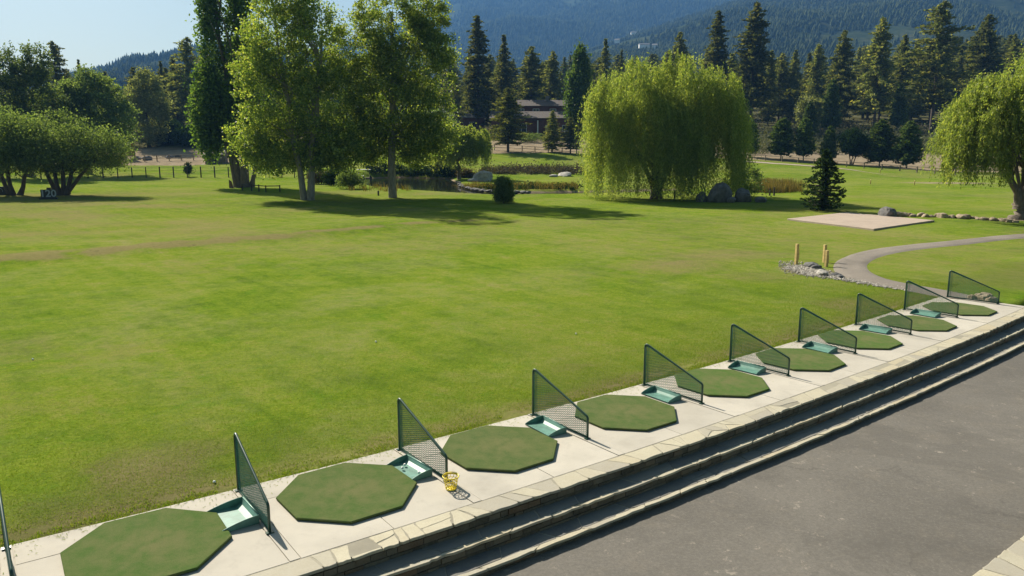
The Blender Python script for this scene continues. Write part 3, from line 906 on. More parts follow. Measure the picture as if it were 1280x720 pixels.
for o_ in list(bpy.data.objects):
    if o_.name.startswith(('rubble_stone', 'stone.')) or o_.name == 'stone':
        o_.material_slots[0].link = 'OBJECT'; o_.material_slots[0].material = M['tanrock']
M['palerock'] = simple('pale_stone', (.36, .335, .30), .9, .35, 3, .5)
for o_ in list(bpy.data.objects):
    if o_.get('category') in ('boulder', 'rock') and 'pale' in str(o_.get('label')):
        o_.material_slots[0].link = 'OBJECT'; o_.material_slots[0].material = M['palerock']
# pond rim stones
rimpx = smooth_line([(574, 227), (577, 231), (588, 234.5), (605, 237), (630, 238.5), (660, 239)], 34)
for i, q in enumerate(rimpx):
    p = flat(*q); sz = random.uniform(.2, .42)
    rock('stone', (p[0], p[1] + .3, -.2), (sz * 1.3, sz, sz * .5), i, 'pale stone in the rim of the grass spit at the pond', 'stone', 'stones in the pond rim')

# gravel beside the path
def octa(n, centers, size):
    d = np.array([[1, 0, 0], [0, 1, 0], [0, 0, 1], [-1, 0, 0], [0, -1, 0], [0, 0, -1.]])
    V = centers[:, None, :] + d[None] * (size[:, None, None] * rng.uniform(.5, 1.2, (n, 6, 1))) * np.array([1, 1, .7])
    f = np.array([[0, 1, 2], [1, 3, 2], [3, 4, 2], [4, 0, 2], [1, 0, 5], [3, 1, 5], [4, 3, 5], [0, 4, 5]])
    return V.reshape(-1, 3), (f[None] + 6 * np.arange(n)[:, None, None]).reshape(-1, 3)
gp = []
for _ in range(2600):
    if random.random() < .62:
        u = random.gauss(1008, 17); v = 333 + (u - 985) * .2 + random.gauss(0, 3)
        if not (974 < u < 1042): continue
    else:
        f = random.random(); u = 1035 + 105 * f; v = 344 + 17.5 * f + random.gauss(1.5, 1.3)
    q = flat(u, v); gp.append([q[0], q[1], float(hgt(*q)) + .02])
gp = np.array(gp); V, Fq = octa(len(gp), gp, rng.uniform(.02, .06, len(gp)))
tag(obj_np('gravel', V, Fq, M['gravel']), kind='stuff')

# ------------------------------------------------------------------ grass tufts along the slab edge and on the near lawn
def blades(base, h, w, lean):
    n = len(base); a = rng.uniform(0, 2 * math.pi, n)
    t = np.stack([np.cos(a), np.sin(a), np.zeros(n)], -1) * w[:, None]
    l = rng.normal(0, 1, (n, 3)) * lean; l[:, 2] = 0
    up = np.zeros((n, 3)); up[:, 2] = 1
    v0 = base - t; v1 = base + t; v2 = base + t * .3 + (up + l) * h[:, None]; v3 = base - t * .3 + (up + l) * h[:, None]
    V = np.stack([v0, v1, v2, v3], 1).reshape(-1, 3)
    return V, np.arange(4 * n).reshape(n, 4)
n = 42000
s_ = rng.uniform(S0, 27.1, n); o_ = -np.abs(rng.normal(0, .22, n)) + .015
keep = (fbm(s_ * 2.2, o_ * 3, 71) > .34 + .1 * rng.uniform(size=n)); s_, o_ = s_[keep], o_[keep]
xy = P(s_, o_); z = hgt(xy[:, 0], xy[:, 1])
Vt, Ft = blades(np.column_stack([xy, z]), rng.uniform(.012, .04, len(s_)), rng.uniform(.003, .006, len(s_)), .6)
n = 330000
s_ = rng.uniform(-9, 30, n); o_ = -np.abs(rng.exponential(3.6, n)) - .4
xy = P(s_, o_); kk = (xy[:, 1] > 7) & (np.abs(xy[:, 0]) < xy[:, 1] * .75 + 2); xy = xy[kk]
z = hgt(xy[:, 0], xy[:, 1])
V2, F2 = blades(np.column_stack([xy, z]), rng.uniform(.008, .026, len(xy)), rng.uniform(.002, .004, len(xy)), .7)
Vt = np.concatenate([Vt, V2]); Ft = np.concatenate([Ft, F2 + len(V2) * 0 + (len(Vt) - len(V2))])
n = 2600
s_ = rng.uniform(S0, 27, n); o_ = rng.exponential(.16, n)
xy = P(s_, o_); c3 = np.column_stack([xy, np.full(n, .038)])
aa = rng.uniform(0, 6.28, n); dv = np.stack([np.cos(aa), np.sin(aa), np.zeros(n)], -1); pv_ = np.stack([-dv[:, 1], dv[:, 0], np.zeros(n)], -1)
l_ = rng.uniform(.008, .028, n)[:, None]; w_2 = rng.uniform(.002, .004, n)[:, None]
V3 = np.stack([c3 - dv * l_ - pv_ * w_2, c3 + dv * l_ - pv_ * w_2, c3 + dv * l_ + pv_ * w_2 + [0, 0, .004], c3 - dv * l_ + pv_ * w_2], 1).reshape(-1, 3)
Ft = np.concatenate([Ft, np.arange(4 * n).reshape(n, 4) + len(Vt)]); Vt = np.concatenate([Vt, V3])
tag(obj_np('grass', Vt, Ft, M['tuft']), kind='stuff')

# ------------------------------------------------------------------ trees
def leaf_quads(c, size, aspect=1.6, upbias=.0, axis=None):
    n = len(c)
    nrm = rng.normal(size=(n, 3)); nrm[:, 2] += upbias; nrm /= np.linalg.norm(nrm, axis=1)[:, None] + 1e-9
    a = rng.normal(size=(n, 3)) if axis is None else axis + rng.normal(0, .25, (n, 3))
    t = a - nrm * (a * nrm).sum(1)[:, None]; t /= np.linalg.norm(t, axis=1)[:, None] + 1e-9
    b = np.cross(nrm, t)
    size = np.broadcast_to(size, (n,))[:, None]
    l = t * size * .5; w = b * size * .5 / aspect
    V = np.stack([c - l, c + w - l * .1, c + l, c - w - l * .1], 1)
    return V.reshape(-1, 3), np.arange(4 * n).reshape(n, 4)

def sample_lobes(lobes, n, r0=.35, pw=.5):
    vol = np.array([l[3] * l[4] * l[5] for l in lobes]) ** .62; pr = vol / vol.sum()
    k = rng.choice(len(lobes), n, p=pr); L = np.array(lobes)[k]
    d = rng.normal(size=(n, 3)); d /= np.linalg.norm(d, axis=1)[:, None]
    r = r0 + (1 - r0) * rng.uniform(size=n) ** pw
    return L[:, :3] + d * L[:, 3:] * r[:, None]

def limb(b, p0, p1, r0, r1, sag=.12, n=5, sides=6):
    p0 = np.array(p0, float); p1 = np.array(p1, float); L = np.linalg.norm(p1 - p0)
    off = rng.normal(0, .06, 3) * L; off[2] = sag * L
    pts = [p0 + (p1 - p0) * f + off * math.sin(math.pi * f) for f in np.linspace(0, 1, n)]
    b.tube(pts, list(np.linspace(r0, r1, n)), sides, False)

def broadleaf(name, loc, label, cat, lobes, trunks, leafmat, barkmat, nclump=300, per=70, sig=.55, leaf=.3, aspect=1.5, gap=.0, group=None, nlimb=26, flat_=.75, r0=.35, root_flare=1.6):
    t = thing(name, loc, label, cat, group)
    b = MB(); ends = []
    for (base, top, r) in trunks:
        base = np.array(base, float); top = np.array(top, float)
        d = rng.normal(0, .009, (7, 3)) * np.linalg.norm(top - base); d[0] = d[-1] = 0; d[:, 2] = 0
        pts = [base + (top - base) * f + d[i] for i, f in enumerate(np.linspace(0, 1, 7))]
        rr = [r * root_flare, r * 1.05, r * .95, r * .85, r * .7, r * .5, r * .25]
        b.tube([pts[0] - np.array([0, 0, .3])] + pts, [rr[0]] + rr, 10, False); ends.append(pts)
    C = sample_lobes(lobes, nclump, r0)
    C = C[C[:, 2] > min(.6, .25 * lobes[0][2])]
    for c in C[rng.choice(len(C), min(nlimb, len(C)), False)]:
        tr = ends[rng.integers(len(ends))]; k = np.argmin([abs(q[2] - c[2] * .62) for q in tr[2:]]) + 2
        limb(b, tr[k], c, .035 + .02 * rng.uniform() + .012 * np.linalg.norm(c - tr[k]) * .5, .015)
    b.build('trunk', barkmat, t)
    sz = rng.uniform(.5, 1.3, len(C))
    cs = np.repeat(C, per, 0); ss_ = np.repeat(sz, per)
    pts = cs + rng.normal(0, 1, cs.shape) * (sig * ss_)[:, None] * np.array([1, 1, flat_])
    pts = pts[pts[:, 2] > min(.25, .06 * lobes[0][2])]
    V, Fq = leaf_quads(pts, rng.uniform(.7, 1.3, len(pts)) * leaf, aspect, .3)
    obj_np('crown', V, Fq, leafmat, t)
    return t

def willow(name, loc, label, domes, trunks, nstrand=900, per=34, leaf=.26, floor=.5, group=None, top_clump=160, ragged=.5, lmin=1.2, lmax=5.5):
    """domes: (cx, cy, cz, rx, ry, rz) arching crowns from which strands hang"""
    t = thing(name, loc, label, 'willow tree', group)
    b = MB(); ends = []
    for (base, top, r) in trunks:
        base = np.array(base, float); top = np.array(top, float)
        pts = [base + (top - base) * f + np.array([*rng.normal(0, .12, 2), 0]) * math.sin(math.pi * f) * 1.5 for f in np.linspace(0, 1, 7)]
        b.tube([pts[0] - np.array([0, 0, .3])] + pts, [r * 1.7, r * 1.5, r, r * .9, r * .8, r * .65, r * .5, r * .3], 12, False); ends.append(pts)
    D = np.array(domes); n = nstrand
    pr = D[:, 3] * D[:, 4]; k = rng.choice(len(D), n, p=pr / pr.sum()); L = D[k]
    # start points over the upper shell of each dome, gathered in tufts
    nt_ = max(40, n // 20); ta = rng.uniform(0, 2 * math.pi, nt_); te = np.arcsin(rng.uniform(-.22, 1, nt_)); tl_ = rng.uniform(.48, 1.15, nt_); tk = rng.choice(len(D), nt_, p=pr / pr.sum())
    j = rng.integers(0, nt_, n); L = D[tk[j]]
    tr_ = rng.uniform(.66, 1.12, nt_)
    az = ta[j] + rng.normal(0, .15, n); el = np.clip(te[j] + rng.normal(0, .13, n), -.3, 1.5); rr = rng.uniform(.84, 1.02, n) * tr_[j]
    S = L[:, :3] + np.stack([np.cos(az) * np.cos(el) * L[:, 3], np.sin(az) * np.cos(el) * L[:, 4], np.sin(el) * L[:, 5]], -1) * rr[:, None]
    outw = np.stack([np.cos(az) * np.cos(el), np.sin(az) * np.cos(el), np.zeros(n)], -1)
    ln = rng.uniform(lmin, lmax, n) * (.65 + .6 * rng.uniform(size=n)) * tl_[j]
    ln = np.minimum(ln, np.maximum(S[:, 2] - floor - rng.uniform(0, 1, n) ** 2 * ragged * 4, .4))
    tt = rng.uniform(0, 1, (n, per))
    arch = np.sin(np.clip(tt * 2.2, 0, math.pi / 2))
    swing = .7 * ln * .25
    X = S[:, None, :] + outw[:, None, :] * (arch * swing[:, None])[..., None]
    X[..., 2] += .25 * np.sin(np.clip(tt * 3, 0, math.pi)) - ln[:, None] * tt ** 1.25
    X = X.reshape(-1, 3) + rng.normal(0, .075, (n * per, 3))
    ax = np.zeros_like(X); ax[:, 2] = -1; ax += np.repeat(outw, per, 0) * .35
    V, Fq = leaf_quads(X, rng.uniform(.7, 1.35, len(X)) * leaf, 3.6, .1, ax)
    C = sample_lobes([tuple(d) for d in domes], top_clump, .7, .6); C = C[C[:, 2] > D[:, 2].min() - .3]
    cs = np.repeat(C, 40, 0); pts = cs + rng.normal(0, .33, cs.shape)
    V2, F2 = leaf_quads(pts, rng.uniform(.7, 1.3, len(pts)) * leaf, 2.8, .4)
    for c in C[rng.choice(len(C), min(36, len(C)), False)]:
        tr = ends[rng.integers(len(ends))]; kk = np.argmin([abs(q[2] - c[2] * .6) for q in tr[2:]]) + 2
        limb(b, tr[kk], c, .08, .02, .14)
    b.build('trunk', M['bark_dark'] if nstrand > 5000 else M['bark_grey'], t)
    obj_np('crown', np.concatenate([V, V2]), np.concatenate([Fq, F2 + len(V)]), M['willow'], t)
    return t

def conifer_mesh(Hh, Rr, seed, z0=.12, droop=.25, spacing=.62, nb=5, irregular=.3, needle=.6, pw=.75, per=5):
    r = np.random.default_rng(seed)
    b = MB(); b.tube([(0, 0, -.6), (0, 0, 0), (0, 0, Hh * .5), (0, 0, Hh * .97)], [.018 * Hh, .014 * Hh, .008 * Hh, .02], 8, False)
    cs = []; axs = []
    z = Hh * z0
    while z < Hh * .99:
        tt = (z / Hh - z0) / (1 - z0)
        prof = (1 - tt) ** pw * min(1, .55 + tt * 3.2)
        ang0 = r.uniform(0, 6.28)
        for k in range(nb if tt < .85 else 3):
            if r.uniform() < irregular * .35: continue
            a = ang0 + 6.283 * k / nb + r.normal(0, .25)
            L = max(.25, Rr * prof * (1 + r.normal(0, irregular)))
            d = np.array([math.cos(a), math.sin(a), 0])
            m = max(2, int(L / .55)); f = np.linspace(.22 if L > 1 else .1, 1, m)
            rise = (.35 * tt + .05)
            for q in f:
                p = d * L * q; p[2] = z + L * q * rise - droop * L * q * q + r.normal(0, .1)
                for _ in range(per):
                    cs.append(p + r.normal(0, .2 * needle + .06 * L * q, 3) * np.array([1, 1, .45])); axs.append(d + np.array([0, 0, .25 - droop * .6]))
            if L > 1.2:
                p1 = d * L * .9; p1[2] = z + L * .9 * rise - droop * L * .81
                b.tube([(0, 0, z), tuple(p1 * .5 + np.array([0, 0, z * .5 + .1])), tuple(p1)], [.05, .035, .012], 4, False)
        z += spacing * r.uniform(.75, 1.3) * (1 - .35 * tt)
    for _ in range(10): cs.append(np.array([0, 0, Hh * r.uniform(.95, 1.0)])); axs.append(np.array([0, 0, 1.]))
    cs = np.array(cs); axs = np.array(axs)
    V, Fq = leaf_quads(cs, r.uniform(.6, 1.3, len(cs)) * needle, 2.6, .35, axs)
    return b, V, Fq

class Conifer:
    def __init__(self, kind, Hh, Rr, seed, leafmat, barkmat, **kw):
        self.H = Hh; b, V, Fq = conifer_mesh(Hh, Rr, seed, **kw)
        self.t = b.build('trunk', barkmat); self.c = obj_np('crown', V, Fq, leafmat); self.used = False; self.kind = kind
    def place(self, p, h, label, cat='pine tree', group=None, wide=1.0, name=None):
        t = thing(name or self.kind, p, label, cat, group, random.uniform(0, 6.28))
        k = h / self.H; t.scale = (k * wide, k * wide, k)
        if not self.used: a, c = self.t, self.c; self.used = True
        else:
            a, c = self.t.copy(), self.c.copy(); col.objects.link(a); col.objects.link(c)
        a.parent = t; c.parent = t
        return t
    def drop(self):
        if not self.used:
            bpy.data.objects.remove(self.t); bpy.data.objects.remove(self.c)

PINES = [Conifer('pine_tree', 30, 4.8, 11, M['pine'], M['bark_dark'], z0=.2, irregular=.3, droop=.22, pw=.62, needle=1.0, per=9),
         Conifer('pine_tree', 30, 4.4, 12, M['pine'], M['bark_dark'], z0=.08, irregular=.28, droop=.3, pw=.72, needle=1.0, per=9),
         Conifer('pine_tree', 30, 5.4, 13, M['pine'], M['bark_dark'], z0=.14, irregular=.35, droop=.18, pw=.58, needle=1.0, per=9),
         Conifer('pine_tree', 30, 4.4, 14, M['pine'], M['bark_dark'], z0=.05, irregular=.25, droop=.35, pw=.85, needle=.95, per=9),
         Conifer('pine_tree', 30, 4.8, 15, M['pine'], M['bark_dark'], z0=.25, irregular=.45, droop=.15, pw=.52, needle=1.0, per=8)]
YOUNG = [Conifer('young_conifer', 9, 2.5, 21, M['firdark'], M['bark_dark'], z0=.13, irregular=.14, droop=.12, spacing=.34, nb=9, pw=.55, needle=.62, per=14),
         Conifer('young_conifer', 9, 2.2, 22, M['firdark'], M['bark_dark'], z0=.15, irregular=.16, droop=.1, spacing=.34, nb=9, pw=.62, needle=.62, per=14)]

# --- prominent pines: u of trunk, top v, depth, label
PP = [(598, 18, 215, 1, 1.15, 'tall dark pine left of the brown ranch house, topping its neighbours'),
      (630, 43, 225, 3, 1.1, 'slim pine between the tall dark pine and the brown ranch house'),
      (664, 58, 228, 2, 1.25, 'broad pine directly behind the brown ranch house roof'),
      (690, 64, 235, 0, 1.1, 'pine behind the right end of the brown ranch house'),
      (755, 48, 250, 3, 1.0, 'pointed pine rising right of the narrow poplar'),
      (570, 95, 205, 4, .9, 'thin sparse pine before the red gabled house'),
      (846, 40, 260, 2, .9, 'pine peeking over the top of the big willow'),
      (893, 12, 225, 1, 1.1, 'tall pine above the right shoulder of the big willow, left of a pair'),
      (938, 3, 215, 0, 1.05, 'tallest pine just right of the big willow'),
      (960, 62, 235, 1, 1.0, 'lower dark pine tucked right of the tallest pine by the willow'),
      (988, 66, 240, 3, 1.1, 'short dark pine left of three open pines in the belt'),
      (1017, 55, 240, 0, 1.0, 'pine behind the young conifers, left of the pair with bare trunks'),
      (1048, 38, 222, 2, .9, 'brownish pine with a bare lower trunk behind the small fir'),
      (1093, 22, 212, 0, 1.0, 'tall pine with a long bare trunk standing above the sage slope'),
      (1123, 42, 230, 1, 1.0, 'pine squeezed between two taller bare trunked pines'),
      (1165, 1, 208, 4, 1.15, 'tallest pine on the right with a thick bare trunk above the sage'),
      (1222, 18, 225, 2, 1.0, 'dense pine rising behind the crown of the right willow'),
      (1257, 42, 235, 3, .9, 'narrow pine behind the right willow near the picture edge'),
      (1283, 28, 235, 1, 1.0, 'pine at the right edge of the picture behind the willow'),
      (240, 46, 202, 4, 1.0, 'tall open pine left of the poplar with see-through top'),
      (222, 70, 206, 1, 1.0, 'dense pine left of the tall open pine'),
      (206, 76, 214, 3, 1.0, 'dark slim pine left of the dense pine on the left side'),
      (172, 84, 200, 2, 1.0, 'broad dark pine above the pale bushy tree on the left'),
      (76, 51, 190, 4, .8, 'blue grey conifer poking above the left leafy trees'),
      (105, 74, 210, 3, .8, 'thin conifer tip right of the blue grey conifer'),
      (258, 62, 205, 1, .9, 'pine half hidden behind the tall poplar'),
      (720, 92, 240, 3, .9, 'low pine right behind the narrow poplar'),
      (775, 62, 265, 3, .8, 'slim dark conifer left of the big willow top')]
for (u, vt, y, k, w, lb) in PP:
    p0 = at_depth(u, 150, y); z = float(hgt(p0[0], y)); zt = ztop(y, vt)
    PINES[k].place((p0[0], y, z), zt - z, lb, 'pine tree', 'pines beyond the field', w)
# --- belt of pines behind
lab_belt = 'dark pine inside the dense tree belt below the mountain'
cnt = 0; used_xy = []
for i in range(3000):
    if cnt >= 255: break
    y = random.uniform(236, 420); u = random.uniform(-60, 1340)
    x = (u - 640) / F * y * 1.0
    if 130 < u < 560 and random.random() < .3: continue
    if any(abs(x - a) < 3.6 and abs(y - c) < 5 for a, c in used_xy): continue
    vt = np.interp(u, [-60, 100, 300, 560, 700, 860, 1000, 1150, 1340], [88, 95, 80, 70, 72, 66, 62, 50, 40]) + abs(random.gauss(0, 16)) - 4
    z = float(hgt(x, y)); h = min(ztop(y, vt) - z, 38)
    if h < 8: continue
    used_xy.append((x, y)); cnt += 1
    PINES[random.choice([0, 1, 2, 3])].place((x, y, z), h, lab_belt, 'pine tree', 'pines of the dense belt', random.uniform(1.1, 1.6))

# --- small pines in front of the house and young conifers along the right fence
for (u, vt, vb, lb, k, w) in [(635, 110, 190, 'open pine with bare trunk before the left end of the ranch house', 2, 1.6), (690, 138, 190, 'left one of two small round pines before the ranch house', 1, 1.7), (713, 147, 192, 'right one of two small round pines before the ranch house', 2, 1.55)]:
    p = at(u, vb); PINES[k].place(p, ztop(p[1], vt) - p[2], lb, 'pine tree', 'small pines before the house', w)
for (u, vt, vb, lb, k, w) in [(938, 150, 196, 'young dark conifer at the right flank of the big willow', 1, .9), (976, 148, 199, 'young dark conifer left of the small fir, by the rail fence', 0, 1.15), (1004, 148, 201, 'young dark conifer just behind the small fir', 1, 1.0),
                              (1035, 158, 204, 'young conifer hidden behind the small fir top', 1, .9), (1099, 150, 208, 'dark dense young conifer, left of the pair by the fence', 0, 1.15), (1133, 152, 211, 'dark dense young conifer, right of the pair by the fence', 0, 1.1),
                              (1191, 180, 216, 'low dark young conifer beside the right willow', 1, 1.0), (1037, 100, 170, 'tall narrow green conifer on the slope behind the fence', 1, .7), (1121, 105, 165, 'dark narrow conifer on the sage slope', 1, .7), (1010, 128, 175, 'round topped conifer on the slope left of the narrow green one', 0, .8)]:
    p = at(u, vb); YOUNG[k].place(p, ztop(p[1], vt) - p[2], lb, 'conifer', 'young conifers by the right fence', w)

# small fir by the slab
p = at(1028, 263)
fir = Conifer('fir_tree', 5.3, 1.95, 31, M['fir'], M['bark_dark'], z0=.04, irregular=.16, droop=.06, spacing=.26, nb=9, pw=.8, needle=.34, per=16)
fir.place(p, ztop(p[1], 189) - p[2], 'small dark fir standing at the left corner of the tan slab', 'fir tree')
# round clipped shrub
p = at(630, 254)
broadleaf('round_shrub', p, 'dark egg shaped shrub on the lawn before the pond', 'shrub', [(0, 0, 1.05, .85, .85, 1.35), (0, 0, .6, .75, .75, .7)], [((0, 0, 0), (0, 0, 1.2), .05)], M['oak'], M['bark_dark'], 420, 60, .15, .10, 1.5, nlimb=6, r0=.5)

# --- cottonwoods
p1 = at(384, 250); k = p1[1] / F
broadleaf('cottonwood_tree', p1, 'tall cottonwood with a double pale trunk, left of the single trunked one', 'tree',
          [(-2.8, 0, 9.5, 3.6, 3.6, 4.2), (-4.6, .3, 6.2, 2.6, 2.6, 2.6), (1.6, .5, 8.4, 3.4, 3.4, 3.8), (-2.2, 0, 15, 3.3, 3.2, 4.6), (1.2, 0, 14, 2.9, 3, 4.5), (-.5, 0, 19, 2.8, 2.8, 3.4), (3.6, 0, 5.4, 2.4, 2.3, 2.2), (-4.2, 0, 12.4, 2.2, 2.2, 2.6), (-4.2, .2, 4.6, 2.2, 2.2, 2.0), (-1.8, .4, 4.8, 2.4, 2.2, 2.0), (1.2, .8, 5.0, 2.6, 2.2, 2.4), (-3.6, .6, 3.6, 2.0, 1.8, 1.5), (3.4, .8, 4.2, 2.2, 2.0, 1.6), (-.6, 1.0, 4.0, 2.2, 1.8, 1.4)],
          [((-.3, 0, 0), (-2.2, .2, 17), .26), ((.35, -.1, 0), (2.0, .3, 15), .30)], M['cottonwood'], M['bark_pale'], 980, 84, .40, .2, 1.3, nlimb=44, r0=.25, root_flare=1.25)
p2 = at(491, 247)
broadleaf('cottonwood_tree', p2, 'broad cottonwood with one straight pale trunk at the pond', 'tree',
          [(-.5, 0, 9.5, 4.4, 4.2, 4.6), (2.8, 0, 12.2, 3.6, 3.4, 4.2), (-2.6, .3, 13.5, 3.2, 3.3, 4.4), (.6, 0, 17, 3.7, 3.5, 4.5), (4.4, 0, 14.2, 2.3, 2.4, 1.9), (3.6, 0, 8.2, 2.4, 2.4, 2.6), (-2.8, 0, 6.8, 2.6, 2.6, 2.2), (2.4, -.3, 5.0, 2.4, 2, 1.7), (3.8, 0, 17.0, 2.3, 2.3, 2.2), (-1.6, .8, 5.0, 2.6, 2.2, 1.9), (4.6, .3, 6.0, 2.0, 2, 1.8), (.6, 1.2, 5.6, 3.0, 2, 2.4), (-3.0, .8, 4.4, 2.2, 1.8, 1.5), (2.6, .8, 4.2, 2.4, 1.8, 1.4)],
          [((0, 0, 0), (.3, .2, 17.5), .36)], M['cottonwood'], M['bark_pale'], 980, 84, .40, .2, 1.3, nlimb=48, r0=.25, root_flare=1.2)
# --- Lombardy poplars
p3 = at(303, 234); yq = p3[1]
broadleaf('poplar_tree', p3, 'tall dark double spired poplar left of the cottonwoods', 'poplar tree',
          [(-2.5, 0, 17, 1.4, 1.5, 8.5), (-2.5, 0, 25, .95, 1.0, 5), (.8, .5, 17, 1.7, 1.7, 8.5), (.7, .4, 26.5, 1.1, 1.1, 5), (-3.2, -.3, 9.5, 1.9, 1.9, 5.2), (-.4, 0, 8.5, 1.9, 2, 4.8), (-3.6, -.2, 6.6, 1.5, 1.5, 3.0), (1.6, .3, 7.2, 1.5, 1.5, 3.6)],
          [((-.3, 0, 0), (-2.3, 0, 27), .3), ((.3, 0, 0), (.6, .3, 28), .36), ((-.6, -.2, 0), (-3.0, -.3, 12), .25), ((1.1, .1, 0), (2.4, .2, 5), .26)], M['poplar'], M['bark_grey'], 640, 62, .48, .34, 1.4, nlimb=36, flat_=1.6, r0=.3)
y4 = 172; pa = at_depth(722, 170, y4); z4 = float(hgt(pa[0], y4)); h4 = ztop(y4, 56) - z4
broadleaf('poplar_tree', (pa[0], y4, z4), 'narrow bright green poplar right of the ranch house', 'poplar tree',
          [(-.3, 0, h4 * .48, 2.3, 2.2, h4 * .36), (.4, 0, h4 * .62, 1.9, 1.9, h4 * .33), (.5, 0, h4 * .82, 1.1, 1.1, h4 * .17)], [((0, 0, 0), (.3, 0, h4 * .8), .3)], M['poplar'], M['bark_pale'], 300, 46, .55, .5, 1.4, nlimb=14, flat_=1.5)

# --- willows
p = at(820, 248.5)
willow('willow_tree', p, 'huge weeping willow by the pond with strands reaching the grass', [(-2.6, 0, 8.0, 4.3, 4.4, 5.0), (2.0, .6, 8.3, 4.4, 4.4, 5.2), (5.1, .3, 7.4, 3.2, 4.2, 4.8), (-4.6, -.2, 5.2, 2.1, 3.0, 4.2), (-.8, -2.2, 6.0, 4.6, 2.6, 4.2), (5.3, .2, 4.6, 2.5, 3.4, 3.6), (-4.7, .6, 3.4, 1.8, 2.6, 3.0), (1.4, -2.6, 5.0, 3.4, 2.2, 3.8)],
       [((0, 0, 0), (-.8, 0, 8), .42), ((.2, 0, 1.0), (3.4, .3, 8.5), .26), ((-.2, 0, .9), (-3.4, .2, 7), .22)], 6000, 50, .21, .12, None, 420, .12, 2.4, 9.5)
p = at(1272, 274)
willow('willow_tree', p, 'forked weeping willow at the right edge of the picture', [(-2.4, 0, 6.0, 3.3, 3.3, 3.6), (.9, 0, 7.6, 3.6, 3.6, 4.2), (3.5, .3, 6.2, 3.0, 3.2, 3.8), (-3.6, .2, 4.4, 2.1, 2.4, 2.6), (-.2, -1.6, 6.2, 3.2, 2.4, 3.6)],
       [((0, 0, 0), (.1, 0, 1.5), .42), ((0, 0, 1.0), (-2.0, .1, 6.0), .24), ((.1, 0, 1.2), (.9, .1, 7.5), .28)], 4600, 42, .2, 2.2, None, 520, .45, 1.0, 3.8)
p = at(574, 224)
willow('willow_tree', p, 'small weeping willow on the grass spit in the pond', [(-.8, 0, 5.0, 3.3, 3.0, 3.5), (1.9, 0, 4.6, 3.0, 3, 3.2), (-2.4, 0, 4.0, 2.0, 2.2, 2.6), (.4, -1.2, 4.0, 3, 2, 2.8)],
       [((0, 0, 0), (0, 0, 5), .22)], 2600, 30, .25, .9, None, 260, .35, .8, 3.4)

# --- left side trees
def bl(u, vb, label, lobes, trunks, leafmat, nclump=260, per=60, sig=.6, leaf=.32, name='leafy_tree', cat='tree', y=None, **kw):
    p = at(u, vb) if y is None else np.array([at_depth(u, vb, y)[0], y, float(hgt(at_depth(u, vb, y)[0], y))])
    return broadleaf(name, p, label, cat, lobes, trunks, leafmat, M['bark_dark'], nclump, per, sig, leaf, **kw)
bl(77, 244, 'low spreading multi stemmed tree behind the distance sign', [(-3.2, 0, 5.4, 3.3, 3.2, 2.9), (.4, 0, 6.0, 3.4, 3.4, 2.9), (3.6, 0, 4.9, 3.0, 3.0, 2.2), (.2, .8, 3.4, 3.6, 2, 1.4), (5.2, .2, 4.2, 2.0, 2.2, 1.5), (-1, -1, 4.4, 4, 2.4, 1.9), (-4, -.4, 3.9, 2.6, 2.4, 1.6), (1.6, -1.2, 4.2, 2.6, 2, 1.6), (4.2, -.6, 3.8, 2.0, 2, 1.3)],
   [((-.5, 0, 0), (-2.4, .2, 6), .2), ((-.2, 0, 0), (-.9, .1, 6.5), .2), ((.2, .1, 0), (.6, 0, 6.8), .22), ((.5, 0, 0), (2.4, .2, 6), .2), ((.7, 0, .4), (5.0, .3, 5.0), .17)], M['oak'], 420, 80, .55, .2, nlimb=40, flat_=.7)
bl(19, 244, 'multi stemmed dark tree at the left edge beside the spreading tree', [(-1.5, 0, 6.0, 3.2, 3.0, 3.0), (1.4, 0, 5.4, 2.3, 2.5, 2.4), (-3.5, 0, 5.2, 2.6, 2.6, 2.6), (0, -1, 4.0, 3.2, 2, 1.7)],
   [((-.2, 0, 0), (-.8, 0, 6), .2), ((.5, 0, 0), (2.3, .1, 5), .2), ((-.5, 0, 0), (-2.6, .2, 5.5), .2)], M['oak'], 300, 80, .55, .2, nlimb=30, flat_=.7)
bl(40, 226, 'tall ragged leafy tree at the upper left', [(-3.5, 0, 10, 4.5, 4, 5.4), (1.2, 0, 12, 4.6, 4, 5.8), (3.5, 0, 9, 4, 4, 5), (-1.5, 0, 16.2, 2.2, 2.4, 3.6), (2.4, 0, 17, 2.1, 2.2, 3.4), (-6.5, 0, 8, 3, 3, 4)], [((0, 0, 0), (0, 0, 14), .4)], M['oak'], 520, 60, .5, .34, y=122, nlimb=24)
bl(112, 220, 'rounded leafy tree right of the ragged one on the left', [(-2.5, 0, 10, 4.2, 4, 5.0), (2.6, 0, 10.8, 4.0, 4, 5), (5.6, 0, 8, 3, 3, 4.2), (.6, 0, 14.2, 2.8, 3, 2.8)], [((0, 0, 0), (0, 0, 11), .36)], M['oak'], 420, 60, .55, .36, y=128, nlimb=20)
bl(188, 202, 'pale grey green bushy tree before the dark pines', [(0, 0, 6, 4.6, 4, 6), (-2.2, 0, 10, 3, 2.8, 4.4), (2.3, 0, 10.2, 3, 3, 4.8), (.4, 0, 14, 2.6, 2.4, 3)], [((0, 0, 0), (0, 0, 10), .3)], M['palegreen'], 360, 56, .6, .42, y=176, nlimb=16)
bl(150, 200, 'dark round tree in the shade behind the spreading tree', [(0, 0, 4, 4, 3, 3.5), (-4, 0, 4, 3, 3, 3)], [((0, 0, 0), (0, 0, 5), .22)], M['oak'], 220, 50, .7, .4, y=178, nlimb=12)
bl(268, 196, 'dark bushy tree between the open pine and the poplar', [(0, 0, 3, 3.5, 3, 3), (-5, 0, 2.5, 3.6, 3, 2.4)], [((0, 0, 0), (0, 0, 3), .2)], M['cypress'], 220, 50, .6, .4, y=176, nlimb=10)
